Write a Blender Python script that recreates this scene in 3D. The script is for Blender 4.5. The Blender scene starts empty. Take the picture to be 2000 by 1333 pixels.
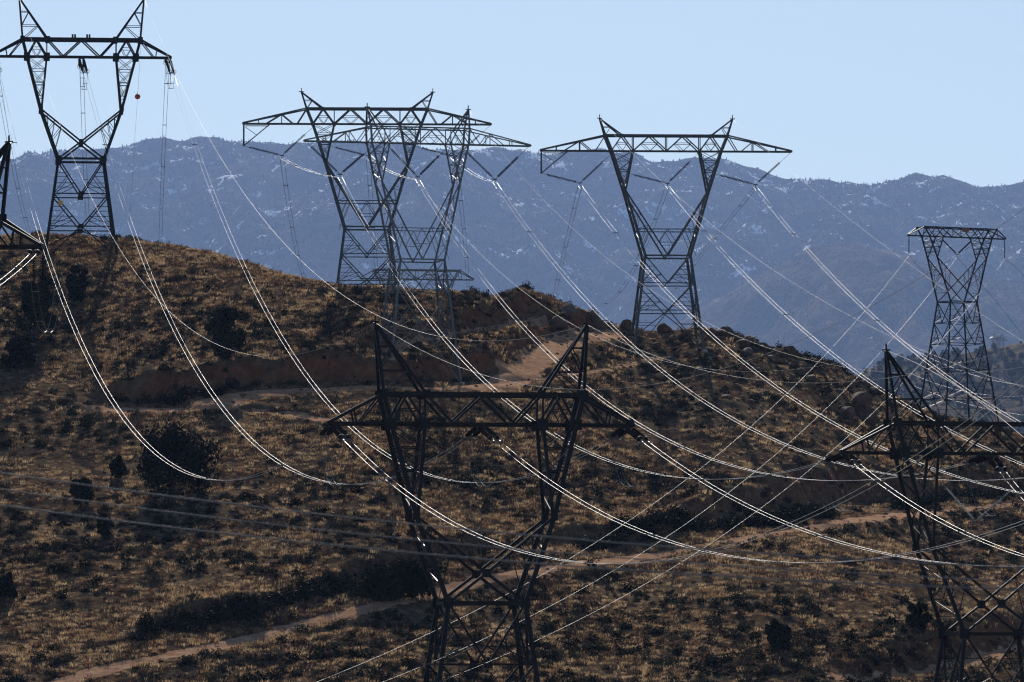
import bpy, math, random
import numpy as np
from mathutils import Vector, Matrix

random.seed(7)
RNG = np.random.default_rng(11)
R = math.radians
SC = bpy.context.scene
COL = SC.collection

# ------------------------------------------------------------------ camera
F = 2000 * 200.0 / 36.0            # focal length of the photograph in its own pixels
PITCH = math.atan((1310 - 666.5) / F)
cam_d = bpy.data.cameras.new('camera'); cam = bpy.data.objects.new('camera', cam_d); COL.objects.link(cam)
cam_d.lens = 200; cam_d.sensor_width = 36; cam_d.sensor_fit = 'HORIZONTAL'
cam_d.clip_start = 1.0; cam_d.clip_end = 60000
cam.location = (0, 0, 0); cam.rotation_euler = (math.pi / 2 + PITCH, 0, 0)
cam_d.dof.use_dof = True; cam_d.dof.focus_distance = 620; cam_d.dof.aperture_fstop = 7.1
SC.camera = cam

# ------------------------------------------------------------------ sky, sun, exposure
SUN_EL, SUN_AZ = 26.0, -2.0        # degrees; azimuth measured from +Y towards +X
world = bpy.data.worlds.new('World'); SC.world = world; world.use_nodes = True
wn = world.node_tree; bg = wn.nodes['Background']
sky = wn.nodes.new('ShaderNodeTexSky'); sky.sky_type = 'NISHITA'; sky.sun_disc = False
sky.sun_elevation = R(SUN_EL); sky.sun_rotation = R(SUN_AZ); sky.altitude = 900
sky.air_density = 1.0; sky.dust_density = 0.35; sky.ozone_density = 2.5
wn.links.new(sky.outputs[0], bg.inputs[0]); bg.inputs[1].default_value = 0.066
sun_d = bpy.data.lights.new('sun', 'SUN'); sun = bpy.data.objects.new('sun', sun_d); COL.objects.link(sun)
sun_d.energy = 5.0; sun_d.angle = R(0.4); sun_d.color = (1.0, 0.93, 0.83)
S = Vector((math.sin(R(SUN_AZ)) * math.cos(R(SUN_EL)), math.cos(R(SUN_AZ)) * math.cos(R(SUN_EL)), math.sin(R(SUN_EL))))
sun.rotation_euler = S.to_track_quat('Z', 'Y').to_euler()
SC.view_settings.view_transform = 'Standard'; SC.view_settings.look = 'None'
SC.view_settings.exposure = 0.3; SC.view_settings.gamma = 1.0
SC.render.engine = 'CYCLES'
SC.cycles.volume_bounces = 0; SC.cycles.max_bounces = 6; SC.cycles.diffuse_bounces = 2; SC.cycles.glossy_bounces = 2
SC.cycles.transparent_max_bounces = 8; SC.cycles.use_denoising = True
SC.cycles.filter_width = 1.2

# ------------------------------------------------------------------ geometry of the view
CP, SP = math.cos(PITCH), math.sin(PITCH)
def rowz(row, Y):
    v = (666.5 - np.asarray(row, float)) / F
    return Y * (SP + v * CP) / (CP - v * SP)
def P(px, row, Y):
    v = (666.5 - row) / F
    k = Y / (CP - v * SP)
    return Vector((k * (px - 1000) / F, Y, k * (SP + v * CP)))
def proj(p):
    d = p.y * CP + p.z * SP
    return 1000 + F * p.x / d, 666.5 - F * (-p.y * SP + p.z * CP) / d

# ------------------------------------------------------------------ noise
def vnoise(x, y, seed=0):
    xi = np.floor(x).astype(np.int64); yi = np.floor(y).astype(np.int64)
    fx = x - xi; fy = y - yi
    fx = fx * fx * (3 - 2 * fx); fy = fy * fy * (3 - 2 * fy)
    def h(a, b):
        n = (a * 374761393 + b * 668265263 + seed * 982451653) & 0x7fffffff
        n = ((n ^ (n >> 13)) * 1274126177) & 0x7fffffff
        n = (n ^ (n >> 16)) & 0xffff
        return n / 65535.0
    return (h(xi, yi) * (1 - fx) + h(xi + 1, yi) * fx) * (1 - fy) + (h(xi, yi + 1) * (1 - fx) + h(xi + 1, yi + 1) * fx) * fy
def fbm(x, y, scale, octaves=4, seed=0, gain=0.5):
    r = np.zeros_like(np.asarray(x, float)); a = 1.0; t = 0
    for o in range(octaves):
        r = r + a * (vnoise(x / scale, y / scale, seed + o * 17) - 0.5); t += a * 0.5
        a *= gain; scale = scale / 2.03
    return r / t

# ------------------------------------------------------------------ materials
def mat(name):
    m = bpy.data.materials.new(name); m.use_nodes = True
    return m, m.node_tree, m.node_tree.nodes['Principled BSDF']
def N(nt, kind, **kw):
    n = nt.nodes.new(kind)
    for k, v in kw.items():
        setattr(n, k, v)
    return n
def noise_tex(nt, scale, detail=4, rough=0.6, coord=None, dist=0.0):
    n = N(nt, 'ShaderNodeTexNoise'); n.inputs['Scale'].default_value = scale
    n.inputs['Detail'].default_value = detail; n.inputs['Roughness'].default_value = rough
    n.inputs['Distortion'].default_value = dist
    if coord is not None: nt.links.new(coord, n.inputs['Vector'])
    return n
def ramp(nt, src, stops):
    r = N(nt, 'ShaderNodeValToRGB'); e = r.color_ramp.elements
    while len(e) < len(stops): e.new(0.5)
    for i, (p, c) in enumerate(stops):
        e[i].position = p; e[i].color = (*c, 1)
    nt.links.new(src, r.inputs[0])
    return r
def mixc(nt, fac, a, b):
    m = N(nt, 'ShaderNodeMix', data_type='RGBA')
    if isinstance(fac, float): m.inputs[0].default_value = fac
    else: nt.links.new(fac, m.inputs[0])
    for s, v in ((6, a), (7, b)):
        if isinstance(v, tuple): m.inputs[s].default_value = (*v, 1)
        else: nt.links.new(v, m.inputs[s])
    return m.outputs[2]
M = {}
def steel(name, c, rough, metal=0.7, var=0.35):
    m, nt, b = mat(name)
    tc = N(nt, 'ShaderNodeTexCoord')
    n = noise_tex(nt, 1.3, 5, 0.7, tc.outputs['Object'])
    r = ramp(nt, n.outputs[0], [(0.3, tuple(v * (1 - var) for v in c)), (0.7, tuple(min(1, v * (1 + var)) for v in c))])
    nt.links.new(r.outputs[0], b.inputs['Base Color'])
    b.inputs['Metallic'].default_value = metal; b.inputs['Roughness'].default_value = rough
    M[name] = m
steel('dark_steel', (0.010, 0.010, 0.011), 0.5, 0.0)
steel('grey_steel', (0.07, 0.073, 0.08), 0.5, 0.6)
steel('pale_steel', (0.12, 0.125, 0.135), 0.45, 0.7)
steel('aluminium', (0.36, 0.36, 0.355), 0.5, 0.8, 0.08)
steel('dull_wire', (0.12, 0.12, 0.125), 0.6, 0.6, 0.1)
steel('near_wire', (0.20, 0.205, 0.22), 0.7, 0.2, 0.1)
steel('grey_wire', (0.15, 0.145, 0.14), 0.55, 0.7, 0.1)
steel('insulator_glaze', (0.03, 0.022, 0.02), 0.5, 0.0)
steel('glass_insulator', (0.42, 0.45, 0.43), 0.12, 0.0, 0.1)
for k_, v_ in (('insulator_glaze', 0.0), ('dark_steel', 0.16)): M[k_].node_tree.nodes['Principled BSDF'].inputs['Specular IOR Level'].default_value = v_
m, nt, b = mat('marker_red'); b.inputs['Base Color'].default_value = (0.55, 0.05, 0.02, 1); b.inputs['Roughness'].default_value = 0.45; M['marker_red'] = m
m, nt, b = mat('sign_yellow'); b.inputs['Base Color'].default_value = (0.75, 0.45, 0.08, 1); b.inputs['Roughness'].default_value = 0.5; M['sign_yellow'] = m
m, nt, b = mat('sign_rust'); b.inputs['Base Color'].default_value = (0.22, 0.10, 0.06, 1); b.inputs['Roughness'].default_value = 0.6; M['sign_rust'] = m
m, nt, b = mat('concrete'); b.inputs['Base Color'].default_value = (0.4, 0.38, 0.34, 1); b.inputs['Roughness'].default_value = 0.9; M['concrete'] = m

def foliage(name, cols, trans, scale=0.35, rough=0.8):
    m, nt, b = mat(name)
    oi = N(nt, 'ShaderNodeObjectInfo'); gi = N(nt, 'ShaderNodeNewGeometry')
    n = noise_tex(nt, scale, 6, 0.72, gi.outputs['Position'])
    add = N(nt, 'ShaderNodeMath', operation='ADD'); add.use_clamp = True
    mul = N(nt, 'ShaderNodeMath', operation='MULTIPLY_ADD'); mul.inputs[1].default_value = 0.5; mul.inputs[2].default_value = -0.25
    nt.links.new(oi.outputs['Random'], mul.inputs[0]); nt.links.new(mul.outputs[0], add.inputs[0]); nt.links.new(n.outputs[0], add.inputs[1])
    k = len(cols)
    r = ramp(nt, add.outputs[0], [(0.25 + 0.5 * i / (k - 1), c) for i, c in enumerate(cols)])
    nt.links.new(r.outputs[0], b.inputs['Base Color']); b.inputs['Roughness'].default_value = rough
    b.inputs['Specular IOR Level'].default_value = 0.03
    t = N(nt, 'ShaderNodeBsdfTranslucent'); nt.links.new(r.outputs[0], t.inputs[0])
    mx = N(nt, 'ShaderNodeMixShader'); mx.inputs[0].default_value = trans
    nt.links.new(b.outputs[0], mx.inputs[1]); nt.links.new(t.outputs[0], mx.inputs[2])
    nt.links.new(mx.outputs[0], nt.nodes['Material Output'].inputs[0])
    M[name] = m
foliage('dry_grass', [(0.15, 0.078, 0.042), (0.29, 0.175, 0.095), (0.46, 0.325, 0.18), (0.38, 0.275, 0.165), (0.19, 0.125, 0.08)], 0.52, 0.08)
foliage('brown_brush', [(0.07, 0.04, 0.03), (0.12, 0.07, 0.045), (0.10, 0.075, 0.06)], 0.25, 0.12)
foliage('sage', [(0.02, 0.02, 0.014), (0.04, 0.04, 0.027), (0.07, 0.066, 0.048)], 0.15, 0.2)
foliage('dark_leaf', [(0.008, 0.010, 0.006), (0.014, 0.018, 0.009), (0.02, 0.024, 0.012)], 0.05, 0.5)
foliage('far_leaf', [(0.02, 0.025, 0.015), (0.04, 0.04, 0.025)], 0.05, 0.02)
m, nt, b = mat('bark'); b.inputs['Base Color'].default_value = (0.05, 0.035, 0.025, 1); b.inputs['Roughness'].default_value = 0.9; M['bark'] = m

# soil of the near hillside: dry earth, red-brown cuts and dirt tracks come from masks stored on the mesh
m, nt, b = mat('hill_soil'); M['hill_soil'] = m
geo = N(nt, 'ShaderNodeNewGeometry'); pos = geo.outputs['Position']
n1 = noise_tex(nt, 0.045, 5, 0.65, pos); n2 = noise_tex(nt, 0.9, 6, 0.72, pos); n3 = noise_tex(nt, 4.5, 4, 0.7, pos)
earth = ramp(nt, n1.outputs[0], [(0.35, (0.07, 0.043, 0.028)), (0.5, (0.125, 0.083, 0.052)), (0.65, (0.20, 0.145, 0.09))]).outputs[0]
fine = ramp(nt, n2.outputs[0], [(0.38, (0.04, 0.027, 0.019)), (0.52, (0.13, 0.09, 0.055)), (0.66, (0.30, 0.22, 0.135))]).outputs[0]
c = mixc(nt, 0.55, earth, fine)
red = ramp(nt, n2.outputs[0], [(0.3, (0.11, 0.04, 0.02)), (0.6, (0.26, 0.10, 0.05)), (0.8, (0.34, 0.18, 0.10))]).outputs[0]
at = N(nt, 'ShaderNodeAttribute', attribute_name='cut'); c = mixc(nt, at.outputs['Fac'], c, red)
dirt = ramp(nt, n2.outputs[0], [(0.3, (0.30, 0.16, 0.09)), (0.5, (0.47, 0.27, 0.16)), (0.7, (0.58, 0.40, 0.27))]).outputs[0]
at2 = N(nt, 'ShaderNodeAttribute', attribute_name='road')
rn = N(nt, 'ShaderNodeMath', operation='MULTIPLY_ADD'); nt.links.new(n2.outputs[0], rn.inputs[0]); rn.inputs[1].default_value = 0.9; nt.links.new(at2.outputs['Fac'], rn.inputs[2])
rf = ramp(nt, rn.outputs[0], [(0.82, (0, 0, 0)), (0.98, (1, 1, 1))]); c = mixc(nt, rf.outputs[0], c, dirt)
sp = ramp(nt, n3.outputs[0], [(0.62, (0, 0, 0)), (0.74, (1, 1, 1))]); at3 = N(nt, 'ShaderNodeAttribute', attribute_name='scree')
mm = N(nt, 'ShaderNodeMath', operation='MULTIPLY'); nt.links.new(sp.outputs[0], mm.inputs[0]); nt.links.new(at3.outputs['Fac'], mm.inputs[1])
c = mixc(nt, mm.outputs[0], c, (0.36, 0.29, 0.23))
nt.links.new(c, b.inputs['Base Color']); b.inputs['Roughness'].default_value = 1.0; b.inputs['Specular IOR Level'].default_value = 0.0
bp = N(nt, 'ShaderNodeBump'); bp.inputs['Strength'].default_value = 0.9; bp.inputs['Distance'].default_value = 0.35
addh = N(nt, 'ShaderNodeMath', operation='MULTIPLY_ADD'); nt.links.new(n3.outputs[0], addh.inputs[0]); addh.inputs[1].default_value = 0.35
nt.links.new(n2.outputs[0], addh.inputs[2]); nt.links.new(addh.outputs[0], bp.inputs['Height']); nt.links.new(bp.outputs[0], b.inputs['Normal'])

# boulders
m, nt, b = mat('rock'); M['rock'] = m
geo = N(nt, 'ShaderNodeNewGeometry'); n1 = noise_tex(nt, 1.2, 6, 0.7, geo.outputs['Position']); oi = N(nt, 'ShaderNodeObjectInfo')
ra = ramp(nt, n1.outputs[0], [(0.3, (0.07, 0.04, 0.027)), (0.55, (0.15, 0.09, 0.062)), (0.75, (0.27, 0.20, 0.16))]).outputs[0]
rb = ramp(nt, n1.outputs[0], [(0.3, (0.10, 0.08, 0.068)), (0.6, (0.22, 0.19, 0.17)), (0.8, (0.38, 0.35, 0.32))]).outputs[0]
rr = ramp(nt, oi.outputs['Random'], [(0.86, (0, 0, 0)), (0.95, (1, 1, 1))])
nt.links.new(mixc(nt, rr.outputs[0], ra, rb), b.inputs['Base Color']); b.inputs['Roughness'].default_value = 0.9; b.inputs['Specular IOR Level'].default_value = 0.1
bp = N(nt, 'ShaderNodeBump'); bp.inputs['Strength'].default_value = 0.7; bp.inputs['Distance'].default_value = 0.2
n2 = noise_tex(nt, 3.0, 6, 0.75, geo.outputs['Position']); nt.links.new(n2.outputs[0], bp.inputs['Height']); nt.links.new(bp.outputs[0], b.inputs['Normal'])

def mountain_mat(name, s, cols, snow=None, snow_hi=(0.72, 0.78)):
    m, nt, b = mat(name); M[name] = m
    geo = N(nt, 'ShaderNodeNewGeometry'); pos = geo.outputs['Position']
    n1 = noise_tex(nt, s, 6, 0.62, pos); n2 = noise_tex(nt, s * 9, 6, 0.75, pos)
    a = ramp(nt, n1.outputs[0], [(0.3, cols[0]), (0.5, cols[1]), (0.7, cols[2])]).outputs[0]
    d = ramp(nt, n2.outputs[0], [(0.42, cols[3]), (0.56, cols[1]), (0.72, cols[4])]).outputs[0]
    c = mixc(nt, 0.6, a, d)
    if snow:
        mp = N(nt, 'ShaderNodeMapping'); mp.inputs['Scale'].default_value = (1.0, 0.35, 0.45); nt.links.new(pos, mp.inputs[0])
        v1 = noise_tex(nt, snow, 5, 0.66, mp.outputs[0], 0.6); v2 = noise_tex(nt, snow * 0.16, 2, 0.5, pos)
        sub = N(nt, 'ShaderNodeMath', operation='MULTIPLY_ADD'); nt.links.new(v2.outputs[0], sub.inputs[0]); sub.inputs[1].default_value = 0.9
        nt.links.new(v1.outputs[0], sub.inputs[2])
        sx = N(nt, 'ShaderNodeSeparateXYZ'); nt.links.new(pos, sx.inputs[0])
        alt = N(nt, 'ShaderNodeMapRange'); alt.inputs[1].default_value = 800; alt.inputs[2].default_value = 1900; alt.inputs[3].default_value = -0.36; alt.inputs[4].default_value = -0.27
        nt.links.new(sx.outputs[2], alt.inputs[0])
        ad = N(nt, 'ShaderNodeMath', operation='ADD'); nt.links.new(sub.outputs[0], ad.inputs[0]); nt.links.new(alt.outputs[0], ad.inputs[1])
        sn = ramp(nt, ad.outputs[0], [(snow_hi[0] + 0.19, (0, 0, 0)), (snow_hi[1] + 0.17, (1, 1, 1))])
        c = mixc(nt, sn.outputs[0], c, (0.85, 0.86, 0.88))
    nt.links.new(c, b.inputs['Base Color']); b.inputs['Roughness'].default_value = 1.0; b.inputs['Specular IOR Level'].default_value = 0.0
mountain_mat('range_ground', 0.0022, [(0.035, 0.031, 0.025), (0.08, 0.07, 0.055), (0.15, 0.13, 0.10), (0.02, 0.021, 0.017), (0.26, 0.225, 0.18)], 0.052, (0.632, 0.668))
mountain_mat('dome_ground', 0.0033, [(0.05, 0.04, 0.03), (0.11, 0.085, 0.06), (0.19, 0.145, 0.10), (0.03, 0.03, 0.022), (0.28, 0.22, 0.15)], 0.026, (0.71, 0.75))
mountain_mat('ridge_ground', 0.011, [(0.08, 0.06, 0.04), (0.19, 0.14, 0.085), (0.30, 0.22, 0.13), (0.04, 0.04, 0.027), (0.36, 0.27, 0.16)])

# ------------------------------------------------------------------ object helpers
def link(o, parent=None):
    COL.objects.link(o)
    if parent is not None: o.parent = parent
    return o
def mesh_obj(name, verts, faces, material, parent=None, smooth=False):
    me = bpy.data.meshes.new(name); me.from_pydata([tuple(v) for v in verts], [], faces)
    me.materials.append(M[material])
    if smooth: me.polygons.foreach_set('use_smooth', [True] * len(me.polygons))
    return link(bpy.data.objects.new(name, me), parent)
def tag(o, label=None, cat=None, group=None, kind=None):
    if label: o['label'] = label
    if cat: o['category'] = cat
    if group: o['group'] = group
    if kind: o['kind'] = kind
    return o
def empty(name, loc, rz=0.0):
    o = bpy.data.objects.new(name, None); o.location = loc; o.rotation_euler = (0, 0, rz); o.empty_display_size = 0.5
    return link(o)
class MB:
    def __init__(s): s.v = []; s.f = []
    def bar(s, a, b, w, d=None):
        a = Vector(a); b = Vector(b); d = d or w
        t = (b - a)
        if t.length < 1e-4: return s
        t.normalize()
        ref = Vector((0, 1, 0)) if abs(t.y) < 0.9 else Vector((1, 0, 0))
        u = t.cross(ref).normalized(); w2 = t.cross(u).normalized()
        n = len(s.v)
        for p in (a, b):
            for i, j in ((-1, -1), (1, -1), (1, 1), (-1, 1)):
                s.v.append(p + u * (i * w / 2) + w2 * (j * d / 2))
        s.f += [(n, n + 1, n + 2, n + 3), (n + 7, n + 6, n + 5, n + 4)] + [(n + i, n + 4 + i, n + 4 + (i + 1) % 4, n + (i + 1) % 4) for i in range(4)]
        return s
    def tube(s, pts, r, k=6):
        n = len(s.v); m = len(pts)
        for i, p in enumerate(pts):
            t = (pts[min(i + 1, m - 1)] - pts[max(i - 1, 0)]).normalized()
            ref = Vector((0, 0, 1)) if abs(t.z) < 0.95 else Vector((1, 0, 0))
            u = t.cross(ref).normalized(); w = t.cross(u).normalized()
            for j in range(k):
                a = 2 * math.pi * j / k
                s.v.append(p + u * (r * math.cos(a)) + w * (r * math.sin(a)))
        for i in range(m - 1):
            for j in range(k):
                s.f.append((n + i * k + j, n + i * k + (j + 1) % k, n + (i + 1) * k + (j + 1) % k, n + (i + 1) * k + j))
        s.f.append(tuple(n + j for j in range(k))[::-1]); s.f.append(tuple(n + (m - 1) * k + j for j in range(k)))
        return s
    def lathe(s, a, b, prof, k=8):
        """rings along a->b: prof = [(t, radius)]"""
        a = Vector(a); b = Vector(b); t = (b - a).normalized(); L = (b - a).length
        ref = Vector((0, 1, 0)) if abs(t.y) < 0.9 else Vector((1, 0, 0))
        u = t.cross(ref).normalized(); w = t.cross(u).normalized(); n = len(s.v)
        for q, r in prof:
            for j in range(k):
                an = 2 * math.pi * j / k
                s.v.append(a + t * (q * L) + u * (r * math.cos(an)) + w * (r * math.sin(an)))
        for i in range(len(prof) - 1):
            for j in range(k):
                s.f.append((n + i * k + j, n + i * k + (j + 1) % k, n + (i + 1) * k + (j + 1) % k, n + (i + 1) * k + j))
        return s
    def build(s, name, material, parent=None, smooth=False):
        return mesh_obj(name, s.v, s.f, material, parent, smooth)

# ------------------------------------------------------------------ the near hillside: one sheet out to the horizon
RID = np.array([(-1500, 560), (-600, 490), (-200, 468), (0, 465), (100, 467), (220, 475), (330, 487), (400, 500), (480, 525), (560, 550), (640, 565), (720, 575), (800, 582),
    (880, 592), (950, 599), (1030, 604), (1090, 606), (1150, 618), (1190, 636), (1240, 646), (1300, 648), (1370, 638), (1420, 648), (1470, 667), (1540, 688), (1600, 707), (1650, 728),
    (1700, 756), (1750, 774), (1790, 793), (1840, 817), (1900, 834), (1950, 843), (2000, 866), (2150, 930), (2400, 1020), (3200, 1150)], float)
RDEP = np.array([(-1500, 700), (0, 716), (220, 712), (450, 690), (700, 668), (900, 668), (1100, 684), (1300, 692), (1500, 690), (1800, 704), (2000, 706), (3200, 690)], float)
Y0, ROW0 = 440.0, 1510.0
def base_z(x, y):
    x = np.asarray(x, float); y = np.asarray(y, float)
    ys = np.maximum(y, 60.0)
    px = np.clip(1000 + F * x / ys * 0.9985, -1500, 3200)
    rid = np.interp(px, RID[:, 0], RID[:, 1]); rd = np.interp(px, RDEP[:, 0], RDEP[:, 1])
    u = np.clip((y - Y0) / (rd - Y0), 0, 1)
    g = u * (1.22 - 0.22 * u)
    z = rowz(ROW0 + (rid - ROW0) * g, np.clip(y, Y0, rd))
    # in front of the hillside: a shallow valley that climbs back to the camera's own slope
    z0 = rowz(ROW0, Y0)
    f = np.clip((Y0 - y) / (Y0 + 200), 0, 1)
    zf = z0 - 9 * np.sin(np.clip(f * 2.2, 0, 1) * math.pi / 2) + 13 * np.clip((f - 0.42) / 0.35, 0, 1) ** 1.4
    z = np.where(y < Y0, np.minimum(zf, -2.2), z)
    # behind the crest
    d = np.maximum(y - rd, 0); zc = rowz(rid, rd)
    dd = np.minimum(d, 55.0)
    zb = zc + 0.02 * dd - 0.0032 * dd * dd - 0.33 * np.maximum(d - 55.0, 0)
    zb = np.maximum(zb, -34 + 0.0 * d)
    z = np.where(y > rd, zb, z)
    # away to the sides the hill sinks into the plain
    side = np.clip((np.abs(x) - 170) / 400, 0, 1); side = side * side * (3 - 2 * side)
    return z * (1 - side) + (-34) * side

def row_to_Y(px, row):
    rid = np.interp(px, RID[:, 0], RID[:, 1]); rd = np.interp(px, RDEP[:, 0], RDEP[:, 1])
    g = np.clip((row - ROW0) / (rid - ROW0), 0, 1)
    u = (1.22 - math.sqrt(max(0, 1.22 ** 2 - 4 * 0.22 * g))) / (2 * 0.22)
    return Y0 + (rd - Y0) * u
def smooth_path(pts, n=12):
    out = []
    p = [Vector(q) for q in pts]
    for i in range(len(p) - 1):
        a = p[max(i - 1, 0)]; b = p[i]; c = p[i + 1]; d = p[min(i + 2, len(p) - 1)]
        for k in range(n):
            t = k / n
            out.append(0.5 * ((2 * b) + (c - a) * t + (2 * a - 5 * b + 4 * c - d) * t * t + (3 * b - a - 3 * c + d) * t ** 3))
    out.append(p[-1]); return out
ROADS = [  # image path, half width, height of the uphill cut, steepness of the cut, how far the bench is dug in
    dict(pts=[(-260, 1395), (60, 1340), (250, 1297), (480, 1247), (640, 1207), (830, 1162), (1000, 1117), (1200, 1093), (1380, 1068), (1560, 1033), (1700, 1012), (1850, 997), (2000, 988), (2250, 975)],
         hw=1.05, steep=1.7, drop=0.1, red=0.45, dirt=1.0, tilt=0.17, shelf=7.0, H=[(0, 0.3), (250, 0.9), (420, 1.5), (850, 1.6), (1000, 0.6), (1150, 1.6), (1450, 1.8), (1650, 1.4), (1760, 0.6), (1850, 1.5), (2100, 1.5)]),
    dict(pts=[(190, 792), (300, 800), (390, 800), (450, 778), (560, 760), (700, 752), (820, 756), (900, 758), (980, 752)], hw=2.5, steep=3.6, drop=0.3, red=1.0, dirt=0.75, tilt=0.17, shelf=4.5, H=[(190, 1.4), (260, 2.4), (430, 3.3), (680, 3.3), (760, 1.8), (980, 2.0)]),
    dict(pts=[(980, 752), (1020, 724), (1060, 700), (1100, 668), (1150, 652), (1200, 650)], hw=2.0, steep=1.3, drop=0.3, red=0.7, dirt=0.85, tilt=0.22, H=[(980, 1.4), (1060, 1.6), (1200, 0.4)]),
    dict(pts=[(690, 700), (760, 683), (840, 668), (920, 650), (1000, 636), (1060, 628)], hw=1.6, steep=2.2, drop=0.2, red=0.8, dirt=0.7, tilt=0.2, H=[(690, 0.8), (760, 1.4), (900, 1.2), (1060, 2.2)]),
    dict(pts=[(370, 802), (450, 798), (560, 808), (640, 822)], hw=0.9, steep=0.8, drop=0.1, red=0.2, dirt=0.8, tilt=0.2, H=[(370, 0.2)]),
    dict(pts=[(900, 758), (1010, 745), (1120, 735), (1230, 708), (1300, 690)], hw=0.8, steep=0.9, drop=0.1, red=0.2, dirt=0.55, tilt=0.2, H=[(900, 0.3)]),
    dict(pts=[(1640, 1345), (1830, 1312), (2000, 1268), (2200, 1225)], hw=1.6, steep=1.4, drop=0.2, red=0.4, dirt=1.0, tilt=0.18, H=[(1640, 1.0), (2000, 1.8)]),
]
gx = np.concatenate([-np.geomspace(98, 25400, 34)[::-1], np.arange(-96, 96.01, 0.5), np.geomspace(98, 25400, 34)])
gy = np.concatenate([np.linspace(-400, 370, 30), np.arange(380, 790, 0.5), np.geomspace(791, 24800, 60)])
GX, GY = np.meshgrid(gx, gy)
GZ = base_z(GX, GY)
inner = np.clip((130 - np.abs(GX)) / 30, 0, 1) * np.clip((GY - 300) / 80, 0, 1) * np.clip((900 - GY) / 80, 0, 1)
amp = inner * (1 - 0.45 * np.exp(-((GY - 700) / 18.0) ** 2))
px_g = 1000 + F * GX / np.maximum(GY, 60)
rocky = np.clip(1 - np.abs(px_g - 1450) / 430, 0, 1) * np.clip((GY - 560) / 60, 0, 1) * inner
GZ = GZ + amp * (2.0 * fbm(GX * 1.5, GY * 0.6, 46, 3, 3) + 0.7 * fbm(GX, GY * 0.8, 13, 3, 9) + 0.22 * fbm(GX, GY, 3.2, 3, 21)) + rocky * 0.9 * np.maximum(fbm(GX, GY, 5.0, 4, 33), 0)
road = np.zeros_like(GX); cut = np.zeros_like(GX)
ROADW = []
jy = (gy > 375) & (gy < 795); jx = np.abs(gx) < 110
sx = GX[np.ix_(jy, jx)]; sy = GY[np.ix_(jy, jx)]
ROADNEAR = np.full(sx.shape, 99.0); BARE = np.zeros(sx.shape)
for rd_ in ROADS:
    w = []
    for q in smooth_path([(a, b, 0) for a, b in rd_['pts']], 10):
        Y = row_to_Y(q.x, q.y); w.append(P(q.x, q.y, Y))
    zs = np.array([p.z for p in w]); k = 9
    zs = np.convolve(np.pad(zs, k, mode='edge'), np.ones(2 * k + 1) / (2 * k + 1), 'valid') - rd_['drop']
    best = np.full(sx.shape, 1e9); side = np.zeros(sx.shape); zr = np.zeros(sx.shape)
    for i in range(len(w) - 1):
        ax, ay, bx, by = w[i].x, w[i].y, w[i + 1].x, w[i + 1].y
        L2 = (bx - ax) ** 2 + (by - ay) ** 2 + 1e-9
        t = np.clip(((sx - ax) * (bx - ax) + (sy - ay) * (by - ay)) / L2, 0, 1)
        dx = sx - (ax + t * (bx - ax)); dy = sy - (ay + t * (by - ay)); dist = np.hypot(dx, dy)
        up = dist < best
        best = np.where(up, dist, best); side = np.where(up, np.sign((bx - ax) * dy - (by - ay) * dx), side)
        zr = np.where(up, zs[i] + t * (zs[i + 1] - zs[i]), zr)
    z = GZ[np.ix_(jy, jx)]
    hw = rd_['hw'] * (1 + 0.2 * fbm(sx, sy, 6, 2, 77))
    e = np.maximum(best - hw, 0); rough = 0.5 * fbm(sx, sy, 2.6, 3, 55)
    near = np.clip((14 - e) / 6, 0, 1)
    zt = zr + rd_['tilt'] * np.clip(best, 0, rd_['hw']) * side
    hh = np.array(rd_['H'], float); pxs = 1000 + F * sx / sy
    hup = np.interp(pxs, hh[:, 0], hh[:, 1]) * (1 + 0.35 * fbm(sx, sy, 9, 3, 57))
    ends_ = np.clip((pxs - rd_['pts'][0][0] + 40) / 80, 0, 1) * np.clip((rd_['pts'][-1][0] + 40 - pxs) / 80, 0, 1)
    sh = rd_.get('shelf', 0.0); zt = np.where(side > 0, zr + rd_['tilt'] * np.minimum(best, rd_['hw'] + sh), zt)
    eu = np.maximum(best - hw - sh * (1 + 0.5 * fbm(sx, sy, 7, 2, 58)), 0)
    zup = z + hup * np.exp(-(e / 20.0) ** 1.3) * ends_
    upper = np.minimum(zup, zt + eu * rd_['steep'] * (1 + rough * 0.9))
    w1 = np.clip(e / 1.6, 0, 1)
    lower = zt * (1 - w1) + np.minimum(z, np.maximum(zt, z)) * w1
    zn = np.where(best < hw, zt, np.where(side > 0, upper, lower))
    near = np.where(side > 0, ends_ * np.clip((60 - e) / 20, 0, 1), near)
    zn = z + (zn - z) * near
    GZ[np.ix_(jy, jx)] = zn
    rm = np.clip((rd_['hw'] + 0.5 - best) / 0.9 + 0.8 * fbm(sx, sy, 1.7, 3, 91), 0, 1) * rd_['dirt']
    cm = np.where(side > 0, np.clip((zup - zn) * 1.5, 0, 1) * near * np.clip(eu * 2, 0.3, 1), 0) * rd_['red']
    road[np.ix_(jy, jx)] = np.maximum(road[np.ix_(jy, jx)], rm); cut[np.ix_(jy, jx)] = np.maximum(cut[np.ix_(jy, jx)], cm * (1 - rm))
    BARE = np.maximum(BARE, np.where((side < 0) & (pxs > 430) & (pxs < 800), np.clip((11 - e) / 5, 0, 1), 0) * (rd_['red'] == 1.0))
    ROADNEAR = np.minimum(ROADNEAR, best - rd_['hw'])
    ROADW.append(w)
bare = np.zeros_like(GX)
bi = np.where(BARE > 0, BARE, 0); bare[np.ix_(jy, jx)] = bi
scree = np.clip(rocky * 1.3 + 0.1 * inner * (fbm(GX, GY, 25, 2, 61) > 0.25), 0, 1)
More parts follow.
